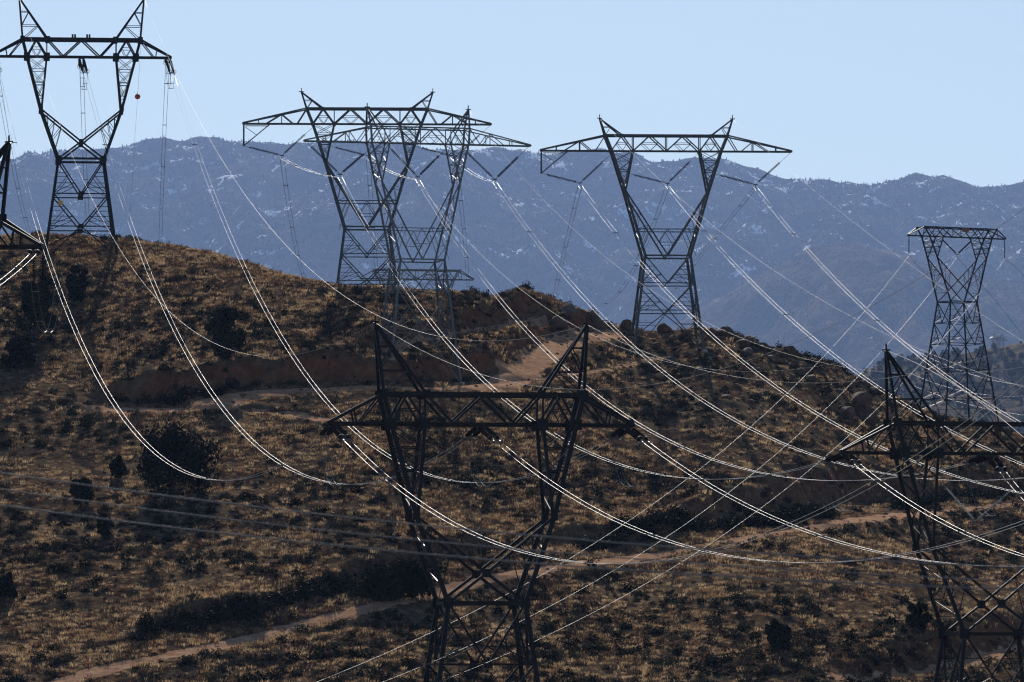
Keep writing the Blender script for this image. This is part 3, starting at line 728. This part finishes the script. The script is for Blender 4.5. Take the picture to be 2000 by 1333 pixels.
tower_part(TA, 'bracket', k, 'dark_steel')

# ------------------------------------------------------------------ conductors
DEBUG = False
class Span:
    """a hanging wire: straight in plan, parabolic in height"""
    def __init__(s, p1, p2, through, fit_end=False):
        s.p1 = Vector(p1); s.p2 = Vector(p2)
        ts, zs = [], []
        for px, row in through:
            lo, hi = 0.0, 1.0
            f0 = s._px(0.0) < px
            for _ in range(50):
                m_ = (lo + hi) / 2
                if (s._px(m_) < px) == f0: lo = m_
                else: hi = m_
            Y = s.p1.y + (s.p2.y - s.p1.y) * lo
            ts.append(lo); zs.append(float(rowz(row, Y)))
        t = np.array(ts); z = np.array(zs)
        if fit_end:
            A = np.stack([t, -t * (1 - t)], 1); sol = np.linalg.lstsq(A, z - s.p1.z * (1 - t), rcond=None)[0]
            s.p2.z, s.sag = float(sol[0]), float(sol[1])
        else:
            A = t * (1 - t); y = s.p1.z * (1 - t) + s.p2.z * t - z
            s.sag = float((A * y).sum() / (A * A).sum())
    def _px(s, t):
        p = s.p1.lerp(s.p2, t); return 1000 + F * p.x / (p.y * CP + p.z * SP)
    def at(s, t):
        p = s.p1.lerp(s.p2, t); p.z -= s.sag * t * (1 - t); return p
    def t_at(s, d, end=False):
        L = (s.p2 - s.p1).length
        return 1 - d / L if end else d / L
def conductor(span, label, t0=0.0, t1=1.0, gap=0.47, r=0.0135, name='conductor_bundle', material='aluminium', group='twin conductor bundles', n=72, spacers=6, cat='power line'):
    d = (span.p2 - span.p1); side = Vector((-d.y, d.x, 0)).normalized()
    if side.x < 0: side = -side
    mid = span.at(t0)
    rows = [proj(span.at(t))[1] for t in np.linspace(t0, t1, 30)]
    if DEBUG: print('SPAN', round(min(rows)), round(max(rows)), round(span.sag, 1), label)
    root = empty(name, mid); tag(root, label, cat, group)
    ts = np.linspace(t0, t1, n)
    for s in ((-1, 1) if gap else (0,)):
        pts = [span.at(t) + side * (s * gap / 2) - mid for t in ts]
        MB().tube(pts, r, 6).build('wire', material, root, True)
    for k in range(spacers if gap else 0):
        t = t0 + (t1 - t0) * (k + 0.5) / spacers; p = span.at(t) - mid
        MB().bar(p - side * (gap / 2 + 0.07), p + side * (gap / 2 + 0.07), 0.09).build('spacer', 'dull_wire', root)
    return root

SL = 4.6                                                    # length of a strain insulator string
def strain(tw, span, far=False):
    """two parallel disc strings along the first metres of a span; returns where the wire starts"""
    t = span.t_at(SL + 0.9, far); te = 1.0 if far else 0.0
    a, b2 = span.at(te), span.at(t); d = (b2 - a).normalized(); side = Vector((-d.y, d.x, 0)).normalized()
    mb = MB(); k = MB()
    for s in (-1, 1):
        o = side * (0.26 * s)
        disc_string(mb, a + d * 0.5 + o, a + d * (SL + 0.2) + o, 0.16, 24)
        k.bar(a, a + d * 0.5 + o, 0.1)
        ringc = a + d * (SL + 0.1) + o; u = d.cross(side).normalized()
        k.tube([ringc + (side * math.cos(q) + u * math.sin(q)) * 0.3 for q in np.linspace(0, 2 * math.pi, 13)], 0.03, 5)
    e = a + d * (SL + 0.45); k.bar(e - side * 0.36, e + side * 0.36, 0.14, 0.06); k.bar(e - side * 0.23, b2 - side * 0.23, 0.08); k.bar(e + side * 0.23, b2 + side * 0.23, 0.08)
    tower_part(tw, 'insulator_string', mb, 'insulator_glaze'); tower_part(tw, 'yoke_plate', k, 'dull_wire')
    return t, b2
def jumper(tw, a, b2, drop):
    d = (b2 - a); side = Vector((-d.y, d.x, 0)).normalized(); s_ = 0.22
    mb = MB()
    for s in (-1, 1):
        pts = []
        for t in np.linspace(0, 1, 25):
            p = a.lerp(b2, t); p.z -= drop * (1 - abs(2 * t - 1) ** 2.6); pts.append(p + side * (s * s_))
        mb.tube(pts, 0.022, 5)
    for t in (0.12, 0.3, 0.7, 0.88):
        p = a.lerp(b2, t); p.z -= drop * (1 - abs(2 * t - 1) ** 2.6); mb.bar(p - side * 0.3, p + side * 0.3, 0.06)
    tower_part(tw, 'jumper_loop', mb, 'grey_wire')
XPH = (-10.75, 0.0, 10.75)
def att(tw, i): return tw['W']((XPH[i], 0, -0.15))
SIDE = ('left', 'middle', 'right')
# centre foreground tower <- left crest tower
through_AD = [[(170, 655), (430, 961)], [(430, 780), (640, 961)], [(700, 800), (930, 965)]]
through_AD = [[(140, 610), (240, 812), (430, 961)], [(275, 480), (420, 770), (640, 961)], [(450, 440), (650, 800), (930, 965)]]
through_DG = [[(840, 1000), (1175, 1099), (1378, 1078), (1597, 1000), (1778, 905), (2000, 744)], [(1300, 1055), (1550, 1099), (1742, 1088), (2000, 1019)], [(1400, 950), (1550, 1032), (1745, 1088), (1898, 1104), (2000, 1105)]]
G2 = [(2330, 225), (2850, 230), (3350, 236)]
ends = {}
for i in range(3):
    sp = Span(att(TA, i), att(TD, i), through_AD[i]); t0, j0 = strain(TA, sp); t1, j1 = strain(TD, sp, True)
    conductor(sp, 'bright twin conductor from left crest tower %s arm point to the centre tower' % SIDE[i], t0, t1)
    ends[('A', i)] = j0; ends[('Dr', i)] = j1
    p2 = P(G2[i][0], 600, G2[i][1]); sp = Span(att(TD, i), p2, through_DG[i], True); t0, j0 = strain(TD, sp)
    conductor(sp, 'twin conductor leaving the centre foreground tower %s arm point towards the right' % SIDE[i], t0, 1.0)
    jumper(TD, ends[('Dr', i)], j0, 3.4)
    # away from the crest tower, down behind the hill
    back = [[(40, 390), (62, 470)], [(165, 290), (178, 470)], [(318, 330), (313, 480)]][i]
    p2 = P([66, 181, 311.5][i], 500, 1000); sp = Span(att(TA, i), p2, back, True); t0, j0 = strain(TA, sp)
    conductor(sp, 'thin dark conductor behind the crest from left crest tower %s arm point' % SIDE[i], t0, 1.0, material='dull_wire', r=0.026, group='conductors running on behind the crest', spacers=5)
    jumper(TA, ends[('A', i)], j0, 2.3)
# rear and front spans of the suspension lines
through_2E = [[(740, 462), (900, 694), (990, 784), (1164, 898), (1430, 948)], [(970, 580), (1134, 748), (1407, 900), (1650, 940)], [(1137, 580), (1300, 732), (1460, 835), (1615, 899), (1776, 928), (1900, 938)]]
through_EG = [[(1722, 950), (1860, 1025), (2000, 1088)], [(1949, 935), (2000, 965), (2300, 1110)], None]
for i in range(3):
    q = PH['2'][i]; sp = Span(q, att(TE, i), through_2E[i]); t1, j1 = strain(TE, sp, True)
    conductor(sp, 'bright twin conductor from the thin tower %s V string to the right edge tower' % SIDE[i], 0, t1)
    if through_EG[i]:
        sp = Span(att(TE, i), P([2900, 3300][i], 1500, 240), through_EG[i], True); t0, j0 = strain(TE, sp)
        conductor(sp, 'twin conductor falling to the right from right edge tower %s arm point' % SIDE[i], t0, 1.0)
        jumper(TE, j1, j0, 3.4)
    a, b2 = PH['B'][i], PH['2'][i]; m_ = (a + b2) / 2; mp = proj(m_)
    conductor(Span(a, b2, [(mp[0], mp[1] + 7)]), 'short pale twin conductor between %s V strings of the two neighbouring towers' % SIDE[i], spacers=2)
    back = [[(570, 440), (597, 548)], [(728, 440), (740, 560)], [(905, 440), (915, 560)]][i]
    conductor(Span(PH['B'][i], P([603, 743, 917][i], 580, 1000), back, True), 'thin dark conductor behind the crest from grey left tower %s V string' % SIDE[i], material='dull_wire', r=0.024, group='conductors running on behind the crest', spacers=5)
    fr = [[(1314, 580), (1350, 620), (1535, 767), (1686, 860), (1778, 902), (1996, 962)], [(1480, 556), (1668, 729), (1744, 779), (1833, 831), (2000, 906)], [(1640, 557), (1742, 650), (1852, 739), (1959, 807), (2000, 832)]][i]
    conductor(Span(PH['C'][i], P([2500, 2700, 2900][i], 1050, [400, 405, 410][i]), fr, True), 'bright twin conductor sweeping right from rocky crest tower %s V string' % SIDE[i])
    back = [[(1105, 480), (1078, 600)], [(1260, 480), (1190, 590)], [(1400, 460), (1330, 550)]][i]
    conductor(Span(PH['C'][i], P([1072, 1172, 1305][i], 620, 1000), back, True), 'thin dark conductor behind the crest from rocky crest tower %s V string' % SIDE[i], material='dull_wire', r=0.024, group='conductors running on behind the crest', spacers=4)
    fr = [[(1675, 620), (1532, 770), (1388, 900), (1220, 1026), (1035, 1143), (750, 1272)], [(1775, 620), (1670, 735), (1497, 900), (1304, 1050), (1147, 1159), (1031, 1210), (750, 1320)], [(1800, 705), (1732, 777), (1605, 900), (1385, 1068), (1224, 1162), (1038, 1253)]][i]
    conductor(Span(PH['H'][i], P([300, 350, 400][i], 1440, 330), fr, True), 'single pale wire to the lower left from flat topped tower %s insulator' % SIDE[i], gap=0, r=0.0105, name='conductor', material='grey_wire', group='single wires of the flat topped tower', spacers=0)
    bk = [[(1825, 554), (1941, 670)], [(1925, 565), (2000, 660)], [(1990, 528), (2000, 540)]][i]
    conductor(Span(PH['H'][i], P([1970, 2030, 2020][i], 700, 930), bk, True), 'single dark wire to the lower right from flat topped tower %s insulator' % SIDE[i], gap=0, r=0.024, name='conductor', material='dull_wire', group='dark wires of the flat topped tower', spacers=0)
# left edge tower
tip = TF['W']((10.9, 0, -0.15))
sp = Span(tip, P(-420, 800, 250), [(45, 522), (0, 549), (-200, 640)], True); t0, j0 = strain(TF, sp); conductor(sp, 'twin conductor leaving the arm tip of the left edge tower to the left', t0, 1.0)
sp2 = Span(tip, P(420, 700, 560), [(200, 640)], True); d = Vector((0.25, 0.9, -0.35)).normalized(); j1 = tip + d * 4.5
jumper(TF, j1, j0, 4.6)
mb = MB()
for s in (-1, 1): disc_string(mb, tip + Vector((0.3 * s, 0, -0.4)), tip + Vector((0.35 * s, 0.6, -4.6)), 0.16, 24)
tower_part(TF, 'insulator_string', mb, 'insulator_glaze')
# V string with pale glass discs at the right edge (hangs from the right edge tower)
mb = MB(); q = P(1905, 1018, 404)
for a in (P(1845, 950, 404), P(1978, 955, 404)): disc_string(mb, a, q, 0.10, 22, 0.02)
k = MB().bar(q + Vector((-0.5, 0, -0.1)), q + Vector((0.5, 0, -0.1)), 0.12); k.bar(P(1845, 950, 404), TE['W']((-4.4, 0, 0)), 0.04).bar(P(1978, 955, 404), TE['W']((2.0, 0, 0)), 0.04)
tower_part(TE, 'insulator_string', mb, 'glass_insulator'); tower_part(TE, 'yoke_plate', k, 'dull_wire')

# earth wires
def earth(p1, p2, thr, label, fit=False, material='grey_wire', r=0.011):
    return conductor(Span(p1, p2, thr, fit), label, gap=0, r=r, name='earth_wire', material=material, group='thin earth wires between tower peaks', spacers=0, cat='power line')
pk = lambda tw, s: tw['W']((s * tw['spec']['peak'][0], 0, tw['spec']['peak'][1]))
earth(pk(TA, 1), pk(TD, 1), [(420, 270), (585, 510), (720, 622)], 'thin pale earth wire from left crest tower right peak to the centre tower', r=0.013)
earth(pk(TA, -1), pk(TD, -1), [(300, 575), (480, 692)], 'thin pale earth wire from left crest tower left peak to the centre tower')
earth(pk(TD, 1), P(3200, 700, 236), [(1260, 690), (1400, 728), (1740, 738)], 'faint earth wire from the right peak of the centre foreground tower', True, 'dull_wire')
earth(pk(TD, -1), P(2460, 100, 228), [(830, 700), (1000, 742), (1533, 675), (1820, 531), (2000, 408)], 'thin dark earth wire from the left peak of the centre foreground tower', True, 'dull_wire')
earth(pk(T2, -1), pk(TE, -1), [(878, 439), (1065, 596)], 'faint earth wire from thin tower left peak to the right edge tower', r=0.009)
earth(pk(T2, 1), pk(TE, 1), [(1000, 330), (1250, 550)], 'faint earth wire from thin tower right peak to the right edge tower', r=0.009)
earth(pk(TC, -1), P(2500, 900, 400), [(1403, 450), (1520, 534), (1655, 615)], 'faint earth wire from the left peak of the rocky crest tower', True, r=0.009)
earth(pk(TC, 1), P(2900, 900, 410), [(1532, 324), (1679, 444)], 'faint earth wire from the right peak of the rocky crest tower', True, r=0.009)
earth(pk(TE, -1), P(2900, 900, 240), [(1800, 715), (1840, 737)], 'faint earth wire from the peak of the right edge tower', True, r=0.009)
sb = Span(pk(TA, 1), P(253, 440, 1000), [(264, 260), (255, 400)], True)
conductor(sb, 'hair thin earth wire dropping behind the crest, carrying the red ball', gap=0, r=0.014, name='earth_wire', material='dull_wire', group='thin earth wires between tower peaks', spacers=0)
best = min(np.linspace(0.005, 0.6, 800), key=lambda t: abs(proj(sb.at(t))[1] - 189))
bp_ = sb.at(best); ballp = bp_
mbs = MB().lathe(Vector((0, 0, -0.40)), Vector((0, 0, 0.40)), [((1 - math.cos(a)) / 2, 0.40 * math.sin(a)) for a in np.linspace(0.02, math.pi - 0.02, 17)], 24)
ball = mbs.build('marker_ball', 'marker_red', None, True); ball.location = ballp; tag(ball, 'round red aviation marker ball hanging on a wire by the left crest tower', 'marker ball')
MB().lathe(Vector((0, 0, -0.02)), Vector((0, 0, 0.02)), [(0, 0.415), (1, 0.415)], 24).build('seam', 'dull_wire', ball); MB().bar((0, 0, 0.38), (0, 0, 0.55), 0.12).build('clamp', 'dull_wire', ball)
for i, (a, b2, c2) in enumerate([((1830, 700), (1900, 737), (2000, 752)), ((1830, 750), (1900, 768), (2000, 774)), ((1820, 772), (1900, 790), (2000, 812))]):
    conductor(Span(P(1780, a[1] - 20, 2900), P(2100, 760, 2600), [a, b2, c2], True), 'pale distant wire crossing the scrub ridge, %s of three' % ('top', 'middle', 'bottom')[i], gap=0, r=0.05, name='conductor', group='distant wires', spacers=0)
# three near wires, out of focus
near = [[(0, 922), (500, 989), (802, 1025), (1350, 1073), (2000, 1108)], [(0, 951), (400, 1007), (802, 1056), (1175, 1089), (2000, 1134)], [(0, 985), (500, 1048), (831, 1084), (1304, 1120), (2000, 1151)]]
for i in range(3):
    conductor(Span(P(-400, [860, 892, 925][i], 66), P(2400, 1120, 58), near[i], True), 'blurred near wire crossing the lower picture, %s of three' % ('top', 'middle', 'bottom')[i], gap=0, r=[0.010, 0.008, 0.010][i], name='conductor', material='near_wire', group='blurred near wires', spacers=0, n=40)

# ------------------------------------------------------------------ trees
def tree(px, row, hpx, wpx, label, seed):
    g = ground_hit(px, row)
    if g is None: return
    k = F / g.y; h = hpx / k; w = 1.15 * wpx / k
    root = empty('juniper_tree', g); tag(root, label, 'tree', 'dark junipers on the slope')
    r = random.Random(seed); t = MB()
    th = h * 0.62
    pts = [Vector((0, 0, -0.3)), Vector((r.uniform(-.1, .1), 0, th * .4)), Vector((r.uniform(-.2, .2), r.uniform(-.2, .2), th))]
    t.lathe(pts[0], pts[1], [(0, 0.055 * h), (1, 0.04 * h)], 8); t.lathe(pts[1], pts[2], [(0, 0.04 * h), (1, 0.012 * h)], 8)
    for q in range(6):
        a = r.uniform(0, 6.28); b0 = pts[1].lerp(pts[2], r.random()); e = Vector((math.cos(a) * w * .36, math.sin(a) * w * .36, th * r.uniform(.5, 1.15)))
        t.lathe(b0, e, [(0, 0.022 * h), (1, 0.005 * h)], 6)
    t.build('trunk', 'bark', root)
    rg = np.random.default_rng(seed); v = []; f = []
    nc = 30
    cl = []
    for q in range(nc):
        a = rg.random() * 6.283; zz = rg.uniform(0.14, 0.9); rad = w * 0.5 * math.sqrt(max(0.05, 1 - ((zz - 0.42) / 0.62) ** 2)) * rg.uniform(0.1, 0.92)
        cl.append((rad * math.cos(a), rad * math.sin(a), h * zz, w * rg.uniform(0.12, 0.22) * (1.1 - 0.4 * zz)))
    n = int(min(700 + 240 * h * w, 9000))
    for q in range(n):
        cx_, cy_, cz_, cr = cl[rg.integers(nc)]
        d = rg.normal(size=3); d /= np.linalg.norm(d); q_ = rg.random() ** 0.5
        p = Vector((cx_ + d[0] * cr * q_, cy_ + d[1] * cr * q_, max(0.05, cz_ + d[2] * cr * q_ * 1.15)))
        a = Vector(rg.normal(size=3)); a.z = abs(a.z) + 0.4; a.normalize(); b2 = a.cross(Vector(rg.normal(size=3))).normalized(); s = rg.uniform(0.11, 0.26)
        m_ = len(v); v += [p - a * s, p + b2 * s * 0.5, p + a * s, p - b2 * s * 0.5]; f.append((m_, m_ + 1, m_ + 2, m_ + 3))
    mesh_obj('crown', v, f, 'dark_leaf', root)
TREES = [(440, 706, 108, 76, 'dark rounded juniper alone on the grassy slope above the red cut'), (335, 968, 135, 160, 'largest black juniper, broad and low, on the left slope'),
         (72, 652, 118, 78, 'black juniper beneath the arm tip at the left edge'), (155, 592, 74, 44, 'small upright juniper on the slope below the left crest tower'),
         (158, 990, 58, 46, 'narrow dark juniper left of the largest juniper'), (14, 1172, 52, 40, 'dark juniper cut by the left edge near the bottom'),
         (1520, 1270, 58, 46, 'lone dark juniper on the open grass at the lower right'), (1795, 1238, 62, 42, 'dark juniper beside the right edge tower'),
         (808, 1168, 66, 74, 'dark juniper on the bank above the lower track by the centre tower'), (35, 720, 60, 60, 'low dark juniper at the left edge under the taller juniper'),
         (232, 936, 46, 30, 'small juniper between the narrow juniper and the largest one'),
         (205, 1050, 46, 26, 'thin small juniper below the narrow juniper'), (745, 1175, 60, 90, 'broad dark juniper low on the bank left of the centre tower'),  # the broad one by the bank is added foliage standing in for shade
         (480, 1215, 44, 80, 'broad low juniper on the bank above the lower track at the left')]
for i, a in enumerate(TREES): tree(*a, seed=40 + i)

# ------------------------------------------------------------------ rocks
ROCKS = [rock_mesh('boulder', 100 + i, 2) for i in range(6)]
def boulder(px, row, wpx, hpx, label, group='boulders on the crest'):
    g = ground_hit(px, row)
    if g is None or float(grid_at(road, g.x, g.y)) > 0.25: return
    k = F / g.y
    o = link(bpy.data.objects.new('boulder', random.choice(ROCKS))); o.location = g + Vector((0, 0, hpx / k * 0.25)); w = wpx / k / 2
    o.scale = (w, w * 0.9, hpx / k / 1.5); o.rotation_euler = (random.uniform(-.2, .2), random.uniform(-.2, .2), random.uniform(0, 6.28))
    tag(o, label, 'boulder', group)
for q in [(1225, 646, 30, 26, 'rounded boulder on the skyline left of the rocky crest tower'), (1298, 650, 34, 26, 'rounded boulder on the skyline between the legs of the rocky crest tower'),
          (1163, 633, 26, 36, 'upright reddish boulder on the skyline left of the rocky crest tower'), (1112, 622, 60, 34, 'broad red boulder at the top of the gravel track'),
          (1090, 640, 44, 26, 'dark boulder beside the top of the gravel track'), (1545, 693, 22, 24, 'pointed dark boulder on the skyline of the right slope'), (1500, 678, 40, 18, 'flat dark boulder on the right skyline'),
          (1465, 668, 18, 16, 'small boulder on the skyline right of the rocky crest tower'), (1380, 640, 40, 20, 'broad boulder on the skyline at the right foot of the rocky crest tower'), (1420, 655, 36, 22, 'boulder just below the skyline right of the rocky crest tower'),
          (1680, 800, 50, 52, 'large dark outcrop rock at the right of the slope'), (1700, 830, 44, 46, 'lower rock of the dark outcrop on the right slope'), (1655, 815, 36, 30, 'left rock of the dark outcrop on the right slope'),
          (1585, 742, 26, 14, 'pale flat rock on the right slope'), (1565, 735, 22, 22, 'dark block beside the pale flat rock')]: boulder(*q)
for i in range(95):
    px = random.gauss(1440, 150); row = np.interp(px, RID[:, 0], RID[:, 1]) + abs(random.gauss(0, 60)) + 4
    s = random.uniform(8, 24); boulder(px, row, s * random.uniform(0.9, 1.5), s * random.uniform(0.5, 0.9), 'loose rock %s the rocky crest tower, %s' % ('left of' if px < 1240 else 'at the foot of' if px < 1375 else 'right of' if px < 1520 else 'far right of', 'right under the skyline' if row - np.interp(px, RID[:, 0], RID[:, 1]) < 35 else 'lower down the slope'), 'loose rocks on the upper slope')
for i in range(26):
    px = random.uniform(930, 1120); row = random.uniform(612, 740)
    s = random.uniform(6, 16); boulder(px, row, s * 1.3, s * 0.8, 'red rock lying beside the gravel track below the crest', 'red rocks by the gravel track')

# ------------------------------------------------------------------ shrubs, grass and loose stones
def frustum_points(n, seed):
    r = np.random.default_rng(seed)
    y = np.sqrt(r.random(n) * (728 ** 2 - 432 ** 2) + 432 ** 2); px = r.uniform(-350, 2450, n)
    x = (px - 1000) / F * y
    return x, y, px, r
def road_mask(x, y): return grid_at(road, x, y)
def cut_mask(x, y): return grid_at(cut, x, y)
SH = [leaf_blob('shrub', 'sage', 260, 0.62, 0.62, 0.095, 0.0, 60 + i, 0, 0.25, 0.4) for i in range(4)] + [leaf_blob('shrub', 'dark_leaf', 280, 0.62, 0.75, 0.09, 0.0, 70 + i, 0, 0.25, 0.4) for i in range(3)] + [leaf_blob('shrub', 'brown_brush', 220, 0.6, 0.55, 0.085, 0.0, 80 + i, 0, 0.2, 0.45) for i in range(3)]
x, y, px, r = frustum_points(50000, 5)
den = 0.26 + 1.1 * fbm(x, y, 34, 3, 201) + 0.6 * fbm(x, y, 8, 2, 202)
keep = (r.random(len(x)) < np.clip(den - 0.5 * grid_at(bare, x, y), 0.03, 1)) & (road_mask(x, y) < 0.15)
x, y = x[keep], y[keep]
sc_ = (0.32 + 0.95 * r.random(len(x)) ** 2.4); id_ = np.where(r.random(len(x)) < 0.52, r.integers(0, 4, len(x)), np.where(r.random(len(x)) < 0.55, r.integers(4, 7, len(x)), r.integers(7, 10, len(x))))
# thick dark brush on the cut banks of the lower track
bx, by = [], []
for wi, a0, a1, cnt in ((0, 250, 860, 150), (0, 1120, 1640, 190), (1, 200, 460, 40), (0, 1750, 2000, 60)):
    w = [p for p in ROADW[wi] if a0 < proj(p)[0] < a1]
    for k in range(cnt):
        i = random.randrange(len(w) - 1); p = w[i].lerp(w[i + 1], random.random()); e = random.uniform(8.0, 12.5) if wi == 0 else random.uniform(5.5, 9)
        bx.append(p.x + random.uniform(-.5, .5)); by.append(p.y + e)
nb = len(bx); x = np.concatenate([x, bx]); y = np.concatenate([y, by]); sc_ = np.concatenate([sc_, RNG.uniform(0.7, 1.6, nb)]); id_ = np.concatenate([id_, RNG.integers(4, 7, nb)])
z = grid_at(GZ, x, y); rot = RNG.random(len(x)) * 6.283
size = sc_ * F / y; order = np.argsort(-size)
names = {0: ('grey green sage shrub ', 'sage shrubs'), 1: ('dark green rounded shrub ', 'dark shrubs'), 2: ('brown twiggy shrub ', 'brown shrubs')}
def zone(p):
    a, b2 = proj(Vector(p))
    if b2 < 760: return 'high on the %s of the slope' % ('far left' if a < 350 else 'left' if a < 700 else 'middle' if a < 1200 else 'right')
    if b2 < 1000: return 'halfway up the %s of the slope' % ('far left' if a < 350 else 'left' if a < 700 else 'middle' if a < 1200 else 'right')
    rw = np.interp(a, [60, 830, 2000], [1340, 1162, 988])
    return ('just above the lower dirt track, ' if rw - 90 < b2 <= rw else 'below the lower dirt track, ' if b2 > rw else 'on the lower slope, ') + ('at the far left' if a < 350 else 'left of the centre tower' if a < 830 else 'beside the centre tower' if a < 1100 else 'right of the centre tower' if a < 1600 else 'at the far right')
for q in order[:300]:
    o = link(bpy.data.objects.new('shrub', SH[id_[q]])); o.location = (x[q], y[q], z[q] - 0.05); o.rotation_euler = (0, 0, rot[q]); o.scale = (sc_[q] * 1.15, sc_[q] * 1.15, sc_[q])
    nm = names[0 if id_[q] < 4 else 1 if id_[q] < 7 else 2]; tag(o, nm[0] + zone(o.location), 'shrub', nm[1])
rest = order[300:]
scatter('scrub', SH, np.stack([x[rest], y[rest], z[rest] - 0.05], 1), sc_[rest], rot[rest], id_[rest], 'low dark scrub dotted over the whole hillside', 'scrub')
TU = [tuft('grass_tuft', 'dry_grass', 24, 0.21, 0.24, 0.016, 300 + i) for i in range(5)] + [tuft('grass_tuft', 'brown_brush', 24, 0.27, 0.26, 0.018, 320 + i) for i in range(2)]
x, y, px, r = frustum_points(600000, 6)
den = 0.40 + 1.0 * fbm(x, y, 24, 3, 211) + 1.0 * fbm(x, y, 3.2, 2, 212) - 0.75 * grid_at(rocky, x, y) - 0.4 * grid_at(bare, x, y)
keep = (r.random(len(x)) < np.clip(den, 0.05, 1)) & (road_mask(x, y) < 0.3) & (cut_mask(x, y) < 0.45)
x, y = x[keep], y[keep]; z = grid_at(GZ, x, y); n = len(x)
scatter('dry_grass', TU, np.stack([x, y, z], 1), 0.45 + 1.5 * r.random(n) ** 3.0, r.random(n) * 6.283, np.where(r.random(n) < 0.74, r.integers(0, 5, n), r.integers(5, 7, n)), 'golden dry grass tufts over the hillside', 'grass')
x, y, px, r = frustum_points(76000, 8)
den = 1.1 * grid_at(rocky, x, y) + 0.05 + 0.35 * (grid_at(road, x, y) > 0.3) * (y > 600)
keep = r.random(len(x)) < np.clip(den, 0, 1) * 0.5
x, y = x[keep], y[keep]; n = len(x)
scatter('loose_stones', [rock_mesh('stone', 400 + i, 1) for i in range(5)], np.stack([x, y, grid_at(GZ, x, y)], 1), 0.05 + 0.3 * r.random(n) ** 3, r.random(n) * 6.283, r.integers(0, 5, n), 'loose stones strewn over the upper slope', 'stones')

# ------------------------------------------------------------------ far woods
def far_scatter(name, X, Y, Z, n, smin, smax, proto, seed, label, crest_only=False, xlim=1.12):
    r = np.random.default_rng(seed); ny, nx = X.shape; out = []
    j = r.integers(0, ny - 1, n * 4); i = r.integers(0, nx - 1, n * 4)
    ok = np.abs(X[j, i]) < Y[j, i] * 0.09 * xlim
    dn = fbm(X[j, i], Y[j, i] * 0.6, 500 if smax > 4 else 110, 3, seed + 3)
    ok &= r.random(len(j)) < np.clip(0.5 + dn, 0.05, 1)
    j, i = j[ok][:n], i[ok][:n]; a = r.random(len(j)); b2 = r.random(len(j))
    p = np.stack([X[j, i] + a * (X[j, i + 1] - X[j, i]), Y[j, i] + b2 * (Y[j + 1, i] - Y[j, i]), (Z[j, i] * (1 - a) + Z[j, i + 1] * a) * (1 - b2) + (Z[j + 1, i] * (1 - a) + Z[j + 1, i + 1] * a) * b2], 1)
    m_ = len(p)
    scatter(name, proto, p, FS * r.uniform(smin, smax, m_), r.random(m_) * 6.283, r.integers(0, len(proto), m_), label, 'trees')
FT = [leaf_blob('far_tree', 'far_leaf', 60, 0.6, 0.6, 0.3, 0.45, 500 + i, 0.3, 0.3, 0.4) for i in range(3)] + [leaf_blob('far_tree', 'far_leaf', 60, 0.42, 1.1, 0.26, 0.9, 510 + i, 0.75, 0.3, 0.3) for i in range(2)]
far_scatter('range_woods', RX, RY, RZ, 80000, 1.2, 3.4, FT, 71, 'dark woods and chaparral covering the mountain range')
far_scatter('foothill_scrub', DX, DY, DZ, 90000, 0.5, 1.7, FT[:3], 72, 'scrub dotted over the rounded foothill')
far_scatter('ridge_scrub', KX, KY, KZ, 9000, 0.6, 2.4, FT[:3], 73, 'scrub covering the hazy ridge at the right')

# ------------------------------------------------------------------ the air
m = bpy.data.materials.new('haze'); m.use_nodes = True; nt = m.node_tree; nt.nodes.clear()
out = nt.nodes.new('ShaderNodeOutputMaterial'); pv = nt.nodes.new('ShaderNodeVolumePrincipled'); nt.links.new(pv.outputs[0], out.inputs['Volume'])
pv.inputs['Color'].default_value = (0.34, 0.52, 0.95, 1); pv.inputs['Density'].default_value = 0.0000235; pv.inputs['Anisotropy'].default_value = 0.25
M['haze'] = m
HX, HY0, HY1, HZ0, HZ1 = 25600, -450, 25000, -60, 2150
v = [(sx_ * HX, yy, zz) for zz in (HZ0, HZ1) for sx_, yy in ((-1, HY0), (1, HY0), (1, HY1), (-1, HY1))]
hz = mesh_obj('haze', v, [(3, 2, 1, 0), (4, 5, 6, 7), (0, 1, 5, 4), (1, 2, 6, 5), (2, 3, 7, 6), (3, 0, 4, 7)], 'haze')
tag(hz, 'thin blue haze filling the air over the whole valley', 'haze', kind='stuff')
